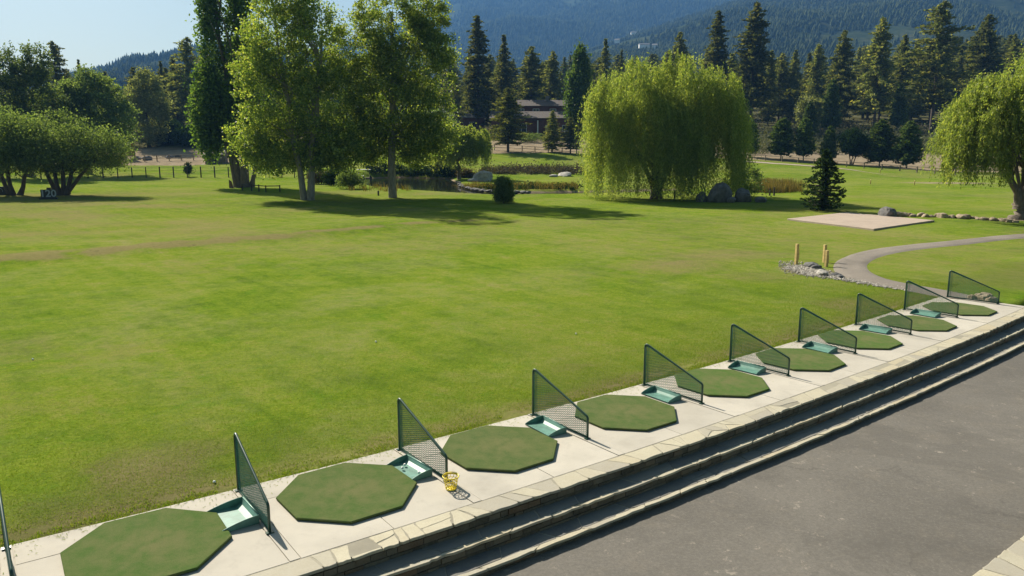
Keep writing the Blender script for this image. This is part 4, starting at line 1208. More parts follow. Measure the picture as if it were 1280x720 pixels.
for (u, yy, w_, h_, mt, lb) in [(318, 178, 5, 11, 'oak', 'dark leafy tree behind the poplar trunks'), (345, 186, 6, 12, 'cypress', 'dark leafy tree seen low between poplar and cottonwood'), (405, 190, 6, 10, 'oak', 'leafy tree behind the double trunk cottonwood'), (440, 196, 6, 11, 'cypress', 'dark leafy tree in the gap between the cottonwoods'), (470, 186, 5, 9, 'oak', 'leafy tree left behind the single trunk cottonwood'), (518, 190, 6, 10, 'cypress', 'dark leafy tree right behind the single trunk cottonwood'), (545, 184, 4, 7, 'oak', 'leafy tree before the red gabled house'), (212, 182, 4, 5, 'cypress', 'dark low bushy tree under the dense left pine'), (128, 176, 5, 8, 'oak', 'leafy tree above the low brown board wall')]:
    bl(u, 190, lb, [(0, 0, h_ * .5, w_, w_ * .8, h_ * .5), (w_ * .5, 0, h_ * .4, w_ * .7, w_ * .6, h_ * .38)], [((0, 0, 0), (0, 0, h_ * .7), .25)], M[mt], 240, 46, .75, .5, y=yy, nlimb=10)
bl(545, 220, 'light green sapling left of the small willow', [(0, 0, 4.5, 1.9, 1.8, 3.2), (1.0, 0, 3.2, 1.8, 1.6, 2.0)], [((0, 0, 0), (0, 0, 5), .09), ((.5, 0, 0), (1.2, 0, 4), .07)], M['willow'], 130, 46, .45, .3, nlimb=14)
bl(1064, 206, 'round crowned multi stemmed tree by the right rail fence', [(0, 0, 4.2, 2.4, 2.4, 2.3), (1.3, 0, 3.8, 1.8, 1.8, 1.8)], [((-.2, 0, 0), (-1, 0, 4.5), .09), ((.1, 0, 0), (.2, 0, 5), .09), ((.3, 0, 0), (1.4, 0, 4.3), .09)], M['cypress'], 200, 50, .45, .32, nlimb=14)
bl(236, 221, 'tiny dark sapling at the wire fence', [(0, 0, 1.2, .55, .55, .9)], [((0, 0, 0), (0, 0, 1.5), .04)], M['cypress'], 40, 30, .2, .2, name='sapling', nlimb=4)
bl(1012, 166, 'grey green bush on the slope left of the narrow conifer', [(0, 0, 5, 3.4, 3.2, 4.6)], [((0, 0, 0), (0, 0, 6), .2)], M['palegreen'], 160, 46, .7, .5, nlimb=10)
for (u, yy, w_, h_, mt, lb) in [(-70, 120, 6, 13, 'oak', 'tall leafy tree beyond the left end of the field'), (-150, 135, 7, 15, 'palegreen', 'grey green tree beyond the left end of the field'), (-230, 118, 6, 12, 'oak', 'broad leafy tree far out on the left'), (-20, 160, 6, 12, 'oak', 'leafy tree behind the ragged one at the upper left')]:
    bl(u, 200, lb, [(0, 0, h_ * .55, w_, w_ * .8, h_ * .42), (w_ * .5, 0, h_ * .4, w_ * .7, w_ * .6, h_ * .32), (-w_ * .4, 0, h_ * .7, w_ * .5, w_ * .5, h_ * .3)], [((0, 0, 0), (0, 0, h_ * .7), .3)], M[mt], 300, 50, .65, .42, y=yy, nlimb=10)
# bushes around the pond and below
for (u, v, w, h, mt, lb) in [(437, 236, 1.6, 1.9, 'oak', 'light green bush between the two cottonwoods'), (420, 232, 1.5, 1.7, 'cypress', 'dark bush right of the double cottonwood trunk'), (402, 230, 1.6, 1.6, 'heath', 'brown bush behind the double cottonwood trunk'),
                             (500, 221, 3.0, 2.0, 'cypress', 'dark bush on the far pond bank behind the single trunk'), (522, 221, 2.6, 1.8, 'cypress', 'dark bush on the far pond bank right of the single trunk'), (546, 221.5, 2.8, 2.0, 'cypress', 'dark bush on the pond bank under the light sapling'), (566, 222, 1.8, 1.7, 'cypress', 'dark bush on the pond bank left of the small willow trunk'),
                             (474, 218, 2.6, 2.3, 'cypress', 'dark bush on the far bank left of the single trunk'), (583, 222, 1.3, 1.1, 'heath', 'brown bush right of the small willow trunk'),
                             (645, 178, 5, 2.2, 'oak', 'low green hedge clump below the ranch house doors'), (668, 177, 5, 1.8, 'oak', 'low green hedge clump right of the ranch house doors'), (930, 246, 2.2, 2.6, 'oak', 'dark bush trailing over the boulders by the big willow'),
                             (1092, 226, .0, .0, '', '')]:
    if w == 0: continue
    p = at(u, v)
    broadleaf('bush', p, lb, 'bush', [(0, 0, h * .5, w, w * .8, h * .55)], [((0, 0, 0), (0, 0, h * .5), .05)], M[mt], M['bark_dark'], 70, 50, .3, .2, nlimb=4, r0=.3)

# brush strip, reeds, sage : countless, so one object each
def scrub(name, pts_uv, n, mat, size, per, leaf, sigz=.6, aspect=1.6):
    C = []
    for _ in range(n):
        u, v = pts_uv(); C.append(at(u, v))
    C = np.array(C); sz = rng.uniform(.6, 1.3, n) * size
    cs = np.repeat(C, per, 0); s2 = np.repeat(sz, per)
    g = rng.normal(0, .5, cs.shape); g[:, 2] = np.abs(g[:, 2]) * sigz
    X = cs + g * s2[:, None]
    V, Fq = leaf_quads(X, rng.uniform(.7, 1.3, len(X)) * leaf, aspect, .2)
    return tag(obj_np(name, V, Fq, mat), kind='stuff')
scrub('brush', lambda: (random.uniform(596, 728), random.uniform(211, 218)), 150, M['heath'], 1.0, 60, .26, .9)
scrub('sagebrush', lambda: (random.uniform(930, 1210), random.uniform(160, 193)), 420, M['sage'], 1.9, 60, .42, .8)
scrub('hillside_brush', lambda: (random.uniform(560, 1260), random.uniform(148, 172)), 190, M['heath'], 2.2, 50, .55, .9)
scrub('bank_brush', lambda: (random.uniform(600, 728), random.uniform(233, 237)), 90, M['cypress'], .7, 50, .2, .7)
def reed_patch(fn, n, h):
    B = np.array([at(*fn()) for _ in range(n)]); B = np.repeat(B, 14, 0) + rng.normal(0, .25, (n * 14, 3)) * np.array([1, 1, 0])
    return blades(B, rng.uniform(.5, 1.1, len(B)) * h, rng.uniform(.015, .035, len(B)), .22)
Va, Fa = reed_patch(lambda: (random.gauss(968, 16), random.uniform(231, 241)), 300, 1.0)
Vb, Fb = reed_patch(lambda: (random.uniform(580, 720), random.gauss(235, 1.2)), 200, .7)
Vc, Fc_ = reed_patch(lambda: (random.uniform(440, 575), random.gauss(236.5, 2)), 40, .7)
tag(obj_np('reeds', np.concatenate([Va, Vb, Vc]), np.concatenate([Fa, Fb + len(Va), Fc_ + len(Va) + len(Vb)]), M['reed']), kind='stuff')

# ------------------------------------------------------------------ fences, posts, signs
def post_box(b, p, w, h, d=None):
    d = d or w; b.box(p[0] - w / 2, p[0] + w / 2, p[1] - d / 2, p[1] + d / 2, p[2] - .3, p[2] + h)
def fence(name, label, px, h, mat, rails, pw=.12, railr=.05, spacing=None, wire=False):
    P3 = [at(*q) for q in px]
    t = thing(name, P3[0], label, 'fence')
    o0 = P3[0]
    L = smooth_line([q[:2] for q in P3], 200)
    d = np.concatenate([[0], np.cumsum(np.hypot(*np.diff(L, axis=0).T))])
    n = min(max(2, int(d[-1] / spacing)), 95); posts = []
    for k in range(n + 1):
        s = d[-1] * k / n; q = np.array([np.interp(s, d, L[:, 0]), np.interp(s, d, L[:, 1])]); z = float(hgt(*q))
        posts.append(np.array([q[0], q[1], z]))
        b = MB(); post_box(b, (0, 0, 0), pw * random.uniform(.85, 1.15), h * random.uniform(.94, 1.06)); b.build('post', mat, t, posts[-1] - o0)
    for r in rails:
        b = MB()
        b.tube([p - o0 + np.array([0, -pw * .5 - railr, r * h]) for p in posts], railr, 5)
        b.build('wire' if wire else 'rail', mat, t)
    return t
fence('rail_fence', 'weathered rail fence along the dirt below the ranch house', [(600, 187), (640, 188), (680, 190.5), (725, 193.5), (760, 195)], 1.15, M['wood_grey'], (.45, .9), .16, .05, 3.0)
fence('rail_fence', 'weathered rail fence running past the young conifers on the right', [(915, 199), (976, 202), (1050, 208), (1120, 213.5), (1180, 218), (1280, 222)], 1.05, M['wood_grey'], (.45, .9), .15, .05, 3.0)
fence('wire_fence', 'dark post and wire fence across the left field', [(-30, 225.5), (60, 224), (150, 222.5), (260, 222), (330, 222), (400, 223)], 1.7, M['wood_dark'], (.35, .65, .95), .13, .012, 2.05, True)
fence('rail_fence', 'pale rail fence standing on the tan ground at the left', [(150, 203), (200, 201.5), (257, 200)], 1.2, M['wood_pale'], (.5, .92), .14, .05, 2.0)
# yellow posts
for (u, vb, vt, lb) in [(995, 331, 305, 'short yellow wooden post at the left of the gravel'), (1030, 328, 306, 'tall yellow wooden post behind another beside the path'), (1032.5, 333.5, 313, 'front yellow wooden post at the gravel beside the path')]:
    p = at(u, vb); h = ztop(p[1], vt) - p[2]
    t = thing('wooden_post', p, lb, 'post', 'yellow posts beside the path', R(random.uniform(-10, 25)))
    b = MB(); b.prism([(-.055, -.055), (.055, -.055), (.055, .055), (-.055, .055)], -.2, h, .012); b.build('shaft', M['wood_yellow'], t)
    b = MB(); b.prism([(.056, -.04), (.1, -.04), (.1, .04), (.056, .04)], h * .25, h * .68, .006); b.build('side_block', M['wood_yellow'], t)
for (u, vb, h, lb) in [(962, 244.5, .75, 'left one of two dark stubby posts by the reeds'), (967.5, 244.5, .85, 'right one of two dark stubby posts by the reeds'), (843, 249, .8, 'dark stubby post under the big willow'), (473, 244.5, .5, 'small dark stake in the shade by the pond')]:
    p = at(u, vb); b = MB(); b.prism([(.09 * math.cos(a), .09 * math.sin(a)) for a in np.linspace(0, 6.283, 9)[:-1]], -.2, h, .02)
    tag(b.build('wooden_post', M['wood_dark'], loc=p), lb, 'post')
for (u, vb, lb) in [(1088, 230, 'short yellow stake left on the far fairway'), (1143, 231, 'short yellow stake right on the far fairway'), (1100, 216, 'short pale stake near the far track')]:
    p = at(u, vb); b = MB(); b.tube([(0, 0, -.1), (0, 0, .5), (0, 0, .6)], [.06, .06, .03], 6); tag(b.build('stake', M['wood_yellow'], loc=p), lb, 'stake')

# distance signs
def text_mesh(txt, size, mat, parent, loc, rot):
    cu = bpy.data.curves.new('digits', 'FONT'); cu.body = txt; cu.size = size; cu.extrude = .012; cu.align_x = 'CENTER'; cu.align_y = 'CENTER'; cu.offset = .018
    tmp = bpy.data.objects.new('digits', cu); col.objects.link(tmp)
    dg = bpy.context.evaluated_depsgraph_get(); me = bpy.data.meshes.new_from_object(tmp.evaluated_get(dg))
    bpy.data.objects.remove(tmp); me.materials.clear(); me.materials.append(mat)
    o = bpy.data.objects.new('digits', me); link(o, parent); o.location = loc; o.rotation_euler = rot; return o
p = at(61, 249)
sg = thing('distance_sign', p, 'black board sign with white number 120 on the left field', 'sign', None, R(22))
b = MB(); b.prism([(-.62, -.04), (.62, -.04), (.62, .04), (-.62, .04)], .0, .92, .01); b.build('board', M['black'], sg)
b = MB(); b.prism([(-.75, -.28), (.75, -.28), (.75, .32), (-.75, .32)], -.02, .14, .02); b.build('base', M['black'], sg)
b = MB(); b.box(-.1, .28, .0, .06, .9, 1.1); b.build('top_bracket', M['black'], sg)
text_mesh('120', .92, M['digit'], sg, (0, -.06, .52), (R(90), 0, 0))
p = at(5, 243.5)
sg = thing('distance_sign', p, 'dark board with faded pale mark under the leftmost tree', 'sign', None, R(15))
b = MB(); b.prism([(-.55, -.04), (.55, -.04), (.55, .04), (-.55, .04)], .0, .85, .01); b.build('board', M['black'], sg)
b = MB(); b.tube([(-.28 + .2 * math.cos(a), -.05, .4 + .26 * math.sin(a)) for a in np.linspace(-.3, 4.2, 12)], .025, 5); b.build('mark', M['digit'], sg)
p = at(289, 235)
sg = thing('tilted_board', p, 'small dark leaning board on the grass left of the poplar', 'board')
b = MB(); b.hexa([(-.25, 0, 0), (.3, 0, 0), (.3, .06, 0), (-.25, .06, 0), (-.3, .2, 1.0), (.0, .2, .8), (.0, .26, .8), (-.3, .26, 1.0)]); b.build('panel', M['wood_brown'], sg)
b = MB(); b.tube([(0, .5, -.1), (-.1, .22, .8)], .03, 5); b.build('prop', M['wood_dark'], sg)
lr = fence('low_rail', 'low dark rail fence in the shade between poplar and cottonwoods', [(303, 238), (318, 239), (335, 240.5), (350, 240)], .75, M['wood_dark'], (.9,), .12, .05, 1.5)

# ------------------------------------------------------------------ buildings
def gable_house(name, loc, rz, label, w, d, h, rh, wall, roof, over=.5, cat='house'):
    t = thing(name, loc, label, cat, None, rz)
    b = MB(); b.box(-w / 2, w / 2, -d / 2, d / 2, -1.5, h)
    b.add([(-w / 2, -d / 2, h), (-w / 2, d / 2, h), (-w / 2, 0, h + rh), (w / 2, -d / 2, h), (w / 2, d / 2, h), (w / 2, 0, h + rh)], [(0, 2, 1), (3, 4, 5)])
    b.build('wall', wall, t)
    rf = MB()
    k = rh / (d / 2); e = over; th = .16
    for sg in (-1, 1):
        y0, z0 = sg * (d / 2 + e), h - e * k + .03; y1, z1 = 0.0, h + rh + .03
        a = [(-w / 2 - e, y0, z0), (w / 2 + e, y0, z0), (w / 2 + e, y1, z1), (-w / 2 - e, y1, z1)]
        up = [(x, y, z + th) for x, y, z in a]
        rf.hexa(a + up if sg < 0 else [a[1], a[0], a[3], a[2], up[1], up[0], up[3], up[2]])
    rf.build('roof', roof, t)
    return t
def window(t, x, y, z, w, h, name='window'):
    b = MB(); f = .1
    b.box(x - w / 2 - f, x + w / 2 + f, y - .06, y, z - f, z); b.box(x - w / 2 - f, x + w / 2 + f, y - .06, y, z + h, z + h + f)
    b.box(x - w / 2 - f, x - w / 2, y - .06, y, z, z + h); b.box(x + w / 2, x + w / 2 + f, y - .06, y, z, z + h); b.box(x - .04, x + .04, y - .05, y - .002, z, z + h)
    o = b.build(name, M['white'], t)
    g = MB(); g.box(x - w / 2, x + w / 2, y - .03, y - .004, z, z + h); g.build('pane', M['glass'], o)
yh = 203; q = at_depth(668, 172, yh); zb = float(hgt(q[0], yh))
hs = gable_house('ranch_house', (q[0], yh + 4, zb), R(-2), 'long red brown ranch house with a raised rear storey among the pines', 22, 9, 4.2, 1.7, M['wood_red'], M['roof'])
window(hs, -3.2, -4.5, .3, 2.4, 2.5, 'glass_door'); window(hs, -7.5, -4.5, 1.0, 1.6, 1.3); window(hs, 4.0, -4.5, 1.0, 1.6, 1.3); window(hs, 8.2, -4.5, 1.0, 1.6, 1.3)
for x in (-5.4, 1.0): 
    b = MB(); b.box(x - .14, x + .14, -5.4, -5.15, -1.2, 3.7); b.build('porch_post', M['white'], hs)
b = MB(); b.box(-6, 2, -5.6, -4.52, 3.6, 3.75); b.build('porch_roof', M['roof'], hs)
b = MB(); b.box(-7, 9, 3.0, 10.0, 3.2, 7.6); b.build('rear_storey', M['wood_red'], hs)
b = MB()
for a in ([(-7.7, 2.2, 7.45), (9.7, 2.2, 7.45), (9.7, 6.5, 9.2), (-7.7, 6.5, 9.2)], [(9.7, 10.8, 7.45), (-7.7, 10.8, 7.45), (-7.7, 6.5, 9.2), (9.7, 6.5, 9.2)]):
    b.hexa(a + [(x, y, z + .18) for x, y, z in a])
b.build('rear_roof', M['roof'], hs)
for x in (-3.5, .5, 5): window(hs, x, 2.99, 5.6, 1.5, 1.2)
b = MB(); b.box(3.0, 4.0, 5.6, 6.6, 8.6, 10.4); b.build('chimney', M['rock'], hs)
q = at_depth(572, 160, 210); zb = float(hgt(q[0], 210))
h2 = gable_house('red_house', (q[0], 214, zb + .5), R(24), 'red gabled house with a pale metal roof left of the tall dark pine', 12, 8, 3.6, 2.0, M['wood_red'], M['roof_pale'])
window(h2, -2, -4, 1.0, 1.4, 1.2); window(h2, 2.4, -4, 1.0, 1.4, 1.2)
# houses on the far hillside are placed after the hills
# left yard: boarded frame, low wall and dark shed
p = at(157, 200); t = thing('notice_board', p, 'brown boarded panel on a tall post above the tan ground at left', 'notice board')
b = MB(); b.box(-.15, .15, -.15, .15, -.3, 3.3); b.build('post', M['wood_brown'], t)
b = MB(); b.box(.16, 1.8, -.08, .08, .7, 3.1); b.build('panel', M['wood_brown'], t)
b = MB(); b.box(1.81, 1.98, -.1, .1, -.3, 3.1); b.build('post', M['wood_brown'], t)
p = at(140, 207.5); b = MB(); b.box(-3.4, 1.9, -.15, .15, -.3, 1.75); b.box(-3.5, 2.0, -.2, .2, 1.752, 1.85); tag(b.build('board_wall', M['wood_brown'], loc=p), 'low brown board wall at the left end of the tan ground', 'wall')
p = at(268, 205); sh = gable_house('shed', (p[0], p[1] + 1.2, p[2]), R(8), 'small dark shed at the right end of the tan ground', 3.6, 2.6, 1.7, .7, M['wood_grey'], M['roof'], .2, 'shed')
b = MB(); b.box(-.5, .5, -1.34, -1.302, 0, 1.55); b.build('door', M['wood_dark'], sh)
for i, (u, v, s) in enumerate([(172, 199, .9), (184, 200, 1.2), (212, 197.5, .9), (222, 196.5, .7), (166, 200.5, .6)]):
    rock('rock', at(u, v), (s, s * .8, s * .5), i, 'pale rock on the bank above the tan ground at left', 'rock', 'rocks above the tan ground')

# golf cart beyond the pond
p = at(456, 226)
gc = thing('golf_cart', p, 'dark golf cart with a pale canopy parked beyond the pond', 'golf cart', None, R(12))
b = MB()
b.hexa([(-1.15, -.55, .28), (1.1, -.55, .28), (1.1, .55, .28), (-1.15, .55, .28), (-1.15, -.52, .55), (1.2, -.5, .45), (1.2, .5, .45), (-1.15, .52, .55)])
b.hexa([(.75, -.55, .45), (1.22, -.5, .45), (1.22, .5, .45), (.75, .55, .45), (.85, -.5, .95), (1.05, -.46, .8), (1.05, .46, .8), (.85, .5, .95)])
b.hexa([(-1.1, -.53, .55), (-.1, -.53, .52), (-.1, .53, .52), (-1.1, .53, .55), (-1.05, -.5, .78), (-.1, -.5, .74), (-.1, .5, .74), (-1.05, .5, .78)])
b.build('body', M['black'], gc)
b = MB(); b.hexa([(-.75, -.5, .77), (-.1, -.5, .77), (-.1, .5, .77), (-.75, .5, .77), (-.75, -.48, .86), (-.12, -.48, .86), (-.12, .48, .86), (-.75, .48, .86)]); b.hexa([(-.85, -.48, .86), (-.72, -.48, .86), (-.72, .48, .86), (-.85, .48, .86), (-.95, -.46, 1.25), (-.85, -.46, 1.25), (-.85, .46, 1.25), (-.95, .46, 1.25)]); b.build('seat', M['white'], gc)
b = MB(); b.prism([(-1.2, -.58), (.95, -.58), (1.02, 0), (.95, .58), (-1.2, .58)], 1.78, 1.86, .04); b.build('canopy', M['white'], gc)
for x, y in ((-1.05, -.5), (-1.05, .5), (.85, -.5), (.85, .5)):
    b = MB(); b.tube([(x, y, .6), (x * .96, y, 1.79)], .025, 6); b.build('strut', M['black'], gc)
for x in (-.85, .85):
    for y in (-.52, .52):
        b = MB(); b.tube([(x, y - .08, .22), (x, y + .08, .22)], .22, 14); w_ = b.build('wheel', M['black'], gc)
        b = MB(); b.tube([(x, y - .085, .22), (x, y + .085, .22)], .1, 10); b.build('hub', M['white'], w_)
b = MB(); b.tube([(.75, .22, .9), (.5, .22, 1.08)], .02, 6); b.tube([(.5 + .0 * a, .22 + .17 * math.cos(a), 1.08 + .17 * math.sin(a)) for a in np.linspace(0, 6.28, 13)], .015, 5, False); b.build('steering_wheel', M['black'], gc)

# golfer in a pink shirt
def person(loc, rz, label):
    t = thing('person', loc, label, 'person', None, rz)
    J = {'pel': (0, 0, .95), 'sp': (0, 0, 1.15), 'ch': (0, .01, 1.36), 'nk': (0, .01, 1.5), 'hd': (0, .02, 1.60), 'tp': (0, .02, 1.71),
         'hl': (-.1, 0, .9), 'kl': (-.11, .03, .5), 'al': (-.12, -.02, .08), 'tl': (-.13, .13, .04), 'hr': (.1, 0, .9), 'kr': (.12, .05, .5), 'ar': (.14, .0, .08), 'tr': (.15, .15, .04),
         'sl': (-.19, 0, 1.42), 'el': (-.26, .05, 1.14), 'wl': (-.2, .24, .98), 'fl': (-.17, .31, .95), 'sr': (.19, 0, 1.42), 'er': (.27, .04, 1.14), 'wr': (.2, .24, 1.0), 'fr': (.16, .31, .97)}
    rad = {'pel': .15, 'sp': .13, 'ch': .15, 'nk': .06, 'hd': .095, 'tp': .07, 'hl': .09, 'kl': .058, 'al': .042, 'tl': .035, 'hr': .09, 'kr': .058, 'ar': .042, 'tr': .035,
           'sl': .06, 'el': .042, 'wl': .03, 'fl': .028, 'sr': .06, 'er': .042, 'wr': .03, 'fr': .028}
    E = [('pel', 'sp'), ('sp', 'ch'), ('ch', 'nk'), ('nk', 'hd'), ('hd', 'tp'), ('pel', 'hl'), ('hl', 'kl'), ('kl', 'al'), ('al', 'tl'), ('pel', 'hr'), ('hr', 'kr'), ('kr', 'ar'), ('ar', 'tr'), ('ch', 'sl'), ('sl', 'el'), ('el', 'wl'), ('wl', 'fl'), ('ch', 'sr'), ('sr', 'er'), ('er', 'wr'), ('wr', 'fr')]
    def skin(name, keys, mat, grow=0.0, edges=E):
        ks = [k for k in J if k in keys]; ix = {k: i for i, k in enumerate(ks)}
        me = bpy.data.meshes.new(name); me.from_pydata([J[k] for k in ks], [(ix[a], ix[c]) for a, c in edges if a in ix and c in ix], [])
        o = bpy.data.objects.new(name, me); col.objects.link(o)
        md = o.modifiers.new('s', 'SKIN'); me.skin_vertices
        for k in ks:
            sv = me.skin_vertices[0].data[ix[k]]; sv.radius = (rad[k] + grow, rad[k] + grow); sv.use_root = (k == ks[0])
        o.modifiers.new('u', 'SUBSURF').levels = 1
        dg = bpy.context.evaluated_depsgraph_get(); m2 = bpy.data.meshes.new_from_object(o.evaluated_get(dg)); bpy.data.objects.remove(o)
        m2.materials.clear(); m2.materials.append(mat)
        for pl in m2.polygons: pl.use_smooth = True
        q = bpy.data.objects.new(name, m2); link(q, t); return q
    skin('body', list(J), M['skin'])
    skin('shirt', ['pel', 'sp', 'ch', 'sl', 'sr', 'el', 'er'], M['shirt'], .018)
    skin('shorts', ['pel', 'hl', 'hr', 'kl', 'kr'], M['shorts'], .022)
    b = MB(); b.lathe([(.001, 1.79), (.06, 1.775), (.1, 1.72), (.108, 1.66), (.1, 1.62)], 14, 0, .01); b.build('cap', M['hair'], t)
    return t
person(at(433, 226.5), R(150), 'standing person in a pink shirt and dark cap beyond the pond')

# ------------------------------------------------------------------ mountains
def ridge(name, sky, r0, r1, z0, seed, nu=260, nr=120, rough=.10, curve=1.0, umin=-260, umax=1540):
    us = np.linspace(umin, umax, nu); f = np.linspace(0, 1.25, nr)
    su, sv = np.array(sky).T
    az = np.arctan((us - 640) / F)
    tan_el = np.array([(at_depth(u, np.interp(u, su, sv), 1000.0)[2] - H) / 1000.0 for u in us])   # height per metre of depth
    Zs = H + tan_el * r1
    U, FF = np.meshgrid(np.arange(nu), f)
    Y = r0 + (r1 - r0) * FF; X = (us[U] - 640) / F * Y
    prof = np.where(FF <= 1, FF ** curve, 1 - (FF - 1) * 1.1)
    amp = np.maximum(Zs[U] - z0, 0)
    sc_ = r1 / 3000.0
    g = 1 - np.abs(2 * fbm(X / (420 * sc_) + seed, Y / (650 * sc_), seed, 5) - 1)
    g2 = fbm(X / (90 * sc_), Y / (120 * sc_), seed + 5, 4)
    Z = z0 + amp * prof + amp * rough * ((g - .6) * 1.6 + (g2 - .5) * .35) * np.clip(FF * 2.0, 0, 1) * np.clip((1.06 - FF) * 3, .18, 1)
    V = np.stack([X, Y, Z], -1).reshape(-1, 3); i = np.arange(nu * nr).reshape(nr, nu)
    Fq = np.stack([i[:-1, :-1], i[:-1, 1:], i[1:, 1:], i[1:, :-1]], -1).reshape(-1, 4)
    return tag(obj_np(name, V, Fq, M['hill'], smooth=True), kind='structure'), X, Y, Z
def hill_mat():
    m, nt, b = new_mat('hill_scrub'); t = NT(nt); p = t.pos()
    a = t.noise(p, .012, 6, .65); f = t.noise(p, .09, 5, .7)
    g = t.ramp(a, [(.32, (.028, .042, .018)), (.5, (.045, .058, .026)), (.7, (.085, .085, .045))])
    g = t.mix(t.rng(f, .4, .65), g, (.022, .034, .016))
    t.set(b.inputs['Base Color'], g); b.inputs['Roughness'].default_value = 1; b.inputs['Specular IOR Level'].default_value = 0
    return m
M['hill'] = hill_mat()
SKY1 = [(-260, 175), (100, 150), (330, 90), (420, 62), (500, 36), (545, 14), (575, -8), (640, -28), (800, -38), (1000, -42), (1540, -55)]
SKY2 = [(-260, 170), (600, 130), (680, 92), (740, 64), (790, 44), (850, 24), (900, 8), (960, -6), (1100, -22), (1300, -32), (1540, -40)]
SKY3 = [(-900, 128), (-260, 112), (0, 108), (120, 96), (150, 88), (178, 76), (215, 72), (250, 64), (300, 58), (380, 66), (480, 95), (560, 128), (700, 170), (1540, 200)]
m1, X1, Y1, Z1 = ridge('mountain', SKY1, 1700, 4200, 120, 3, 320, 160, .13)
m2, X2, Y2, Z2 = ridge('hillside', SKY2, 800, 1900, 62, 8, 280, 130, .12)
m3, X3, Y3, Z3 = ridge('hill', SKY3, 800, 1700, 60, 15, 300, 80, .10, umin=-900)
# far conifers clothing the slopes : one mass
def far_trees(X, Y, Z, n, hmin, hmax, seed, fmax, density=.38, rows=None):
    nr, nu = X.shape; r = np.random.default_rng(seed)
    a = r.uniform(0, fmax * (nr - 1), n); c = r.uniform(0, nu - 1.001, n); i = a.astype(int); j = c.astype(int); fi = a - i; fj = c - j
    def s(A): return (A[i, j] * (1 - fj) + A[i, j + 1] * fj) * (1 - fi) + (A[i + 1, j] * (1 - fj) + A[i + 1, j + 1] * fj) * fi
    x, y, z = s(X), s(Y), s(Z)
    keep = (fbm(x / 260, y / 260, seed, 5) + .10 * r.uniform(-1, 1, len(x)) > density) & (np.abs(x / y) < .8)
    x, y, z = x[keep], y[keep], z[keep]; n = len(x)
    h = r.uniform(hmin, hmax, n); w = h * r.uniform(.2, .34, n)
    k = 5; ang = np.linspace(0, 2 * math.pi, k, endpoint=False)[None] + r.uniform(0, 6.28, n)[:, None]
    jit = r.uniform(.7, 1.25, (n, k))
    ring = np.stack([x[:, None] + np.cos(ang) * w[:, None] * jit, y[:, None] + np.sin(ang) * w[:, None] * jit, np.repeat((z + h * .1)[:, None], k, 1)], -1)
    mid = np.stack([x[:, None] + np.cos(ang + .6) * w[:, None] * .55 * jit, y[:, None] + np.sin(ang + .6) * w[:, None] * .55 * jit, np.repeat((z + h * .55)[:, None], k, 1)], -1)
    tip = np.stack([x, y, z + h], -1)[:, None]
    V = np.concatenate([ring, mid, tip], 1)
    T = []
    for q in range(k):
        q2 = (q + 1) % k; T += [[q, q2, k + q2], [q, k + q2, k + q], [k + q, k + q2, 2 * k]]
    T = np.array(T)
    return V.reshape(-1, 3), (T[None] + (2 * k + 1) * np.arange(n)[:, None, None]).reshape(-1, 3)
parts = [far_trees(X1, Y1, Z1, 130000, 10, 20, 1, .80, .42), far_trees(X2, Y2, Z2, 90000, 5, 12, 2, .80, .42), far_trees(X3, Y3, Z3, 20000, 8, 17, 4, .82, .3)]
Vs, Fs_ = [], []; nb_ = 0
for v_, f_ in parts: Vs.append(v_); Fs_.append(f_ + nb_); nb_ += len(v_)
tag(obj_np('mountain_forest', np.concatenate(Vs), np.concatenate(Fs_), M['farforest']), kind='stuff')
def surf(X, Y, Z, u, v):
    d = ray(u, v); best = None
    nr, nu = X.shape; uu = X / Y * F + 640
    j = np.argmin(abs(uu[0] - u)); vv = (H - Z[:, j]) / Y[:, j]; el = -d[2] / d[1]
    k = np.nonzero(vv < el)[0]; k = k[0] if len(k) else nr - 1
    return np.array([X[k, j], Y[k, j], Z[k, j]])
for i, (u, v, w, lb) in enumerate([(782, 47, 11, 'bright white house highest on the far wooded hillside'), (769, 58, 8, 'small pale house on the hillside left of the others'), (797, 65, 15, 'long pale roofed house low on the far hillside'), (812, 66, 7, 'small white house right of the long pale one'), (700, 66, 12, 'tan house on the hillside above the ranch house'), (645, 76, 12, 'tan house peeking between the pines at the ranch house')]):
    p = surf(X2, Y2, Z2, u, v)
    t = gable_house('hillside_house', (p[0], p[1] - 4, p[2] + 6), R(random.uniform(-25, 25)), lb, w * 1.1, 8, 4.6, 2.2, M['white'], M['roof_pale'], .5)
    b = MB(); b.box(-w * .5, w * .5, -3.8, 3.8, -14, -1.51); b.build('foundation', M['wood_grey'], t)
for c_ in PINES + YOUNG + [fir]: c_.drop()

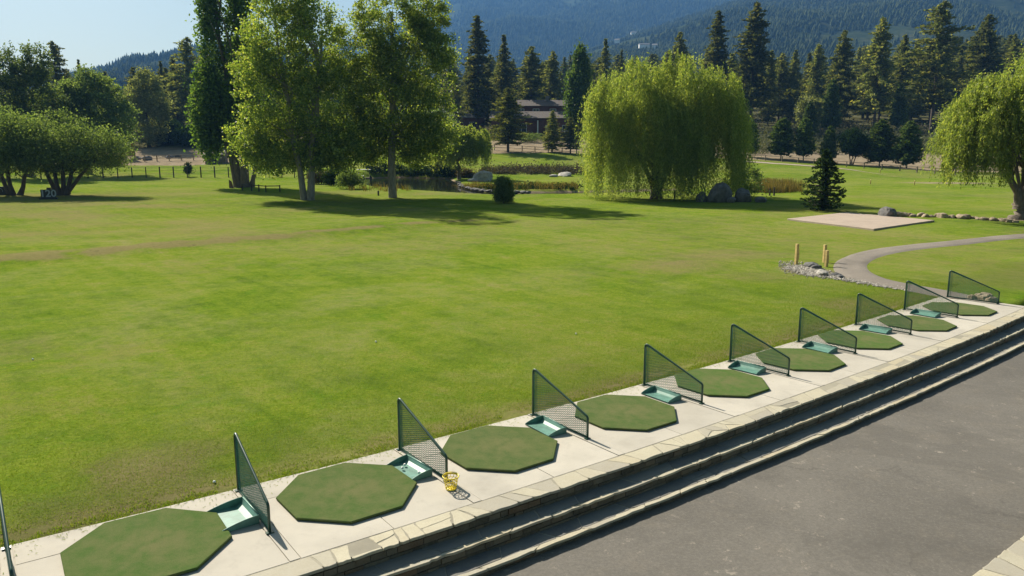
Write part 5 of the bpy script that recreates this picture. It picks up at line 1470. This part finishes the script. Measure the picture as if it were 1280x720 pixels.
# ------------------------------------------------------------------ air
HAZE = 1.7e-4
b = MB(); b.box(-5000, 5000, -110, 5600, -3, 1230)
hz = b.build('haze', None); tag(hz, kind='stuff')
m = bpy.data.materials.new('air'); m.use_nodes = True; nt = m.node_tree; nt.nodes.remove(nt.nodes['Principled BSDF'])
pv = nt.nodes.new('ShaderNodeVolumePrincipled'); pv.inputs['Color'].default_value = (.16, .39, .86, 1); pv.inputs['Density'].default_value = HAZE; pv.inputs['Anisotropy'].default_value = .1
nt.links.new(pv.outputs[0], nt.nodes['Material Output'].inputs['Volume']); hz.data.materials.append(m)

# ------------------------------------------------------------------ light, sky, camera
SUN_AZ, SUN_EL = math.atan2(.78, -.63), R(36.5)
sv = Vector((math.cos(SUN_AZ) * math.cos(SUN_EL), math.sin(SUN_AZ) * math.cos(SUN_EL), math.sin(SUN_EL)))
L = bpy.data.lights.new('sun', 'SUN'); L.energy = 5.0; L.angle = R(.5); L.color = (1, .92, .78)
lo = bpy.data.objects.new('sun', L); link(lo); lo.rotation_euler = sv.to_track_quat('Z', 'Y').to_euler(); lo.location = (0, 0, 60)
w = bpy.data.worlds.new('World'); scene.world = w; w.use_nodes = True; nt = w.node_tree
sk = nt.nodes.new('ShaderNodeTexSky'); sk.sky_type = 'NISHITA'; sk.sun_disc = False; sk.sun_elevation = SUN_EL
sk.sun_rotation = (math.pi / 2 - SUN_AZ) % (2 * math.pi); sk.altitude = 200; sk.air_density = 1.0; sk.dust_density = 2.5; sk.ozone_density = 4.0
tint = nt.nodes.new('ShaderNodeMix'); tint.data_type = 'RGBA'; tint.blend_type = 'MULTIPLY'; tint.inputs[0].default_value = 1; tint.inputs[7].default_value = (1.03, 1.02, .68, 1)
nt.links.new(sk.outputs[0], tint.inputs[6]); nt.links.new(tint.outputs[2], nt.nodes['Background'].inputs[0]); nt.nodes['Background'].inputs[1].default_value = .05

cam = bpy.data.cameras.new('camera'); co = bpy.data.objects.new('camera', cam); link(co)
cam.sensor_width = 36; cam.lens = 36 * F / 1280; cam.clip_start = .1; cam.clip_end = 20000
co.location = (0, 0, H); co.rotation_euler = (math.pi / 2 - PITCH, 0, 0); scene.camera = co

scene.view_settings.view_transform = 'Standard'; scene.view_settings.look = 'None'
scene.view_settings.exposure = 1.3; scene.view_settings.gamma = 1; scene.view_settings.use_curve_mapping = False
cy = scene.cycles
cy.use_denoising = True; cy.max_bounces = 8; cy.diffuse_bounces = 4; cy.glossy_bounces = 2; cy.transmission_bounces = 4; cy.transparent_max_bounces = 6; cy.volume_bounces = 0
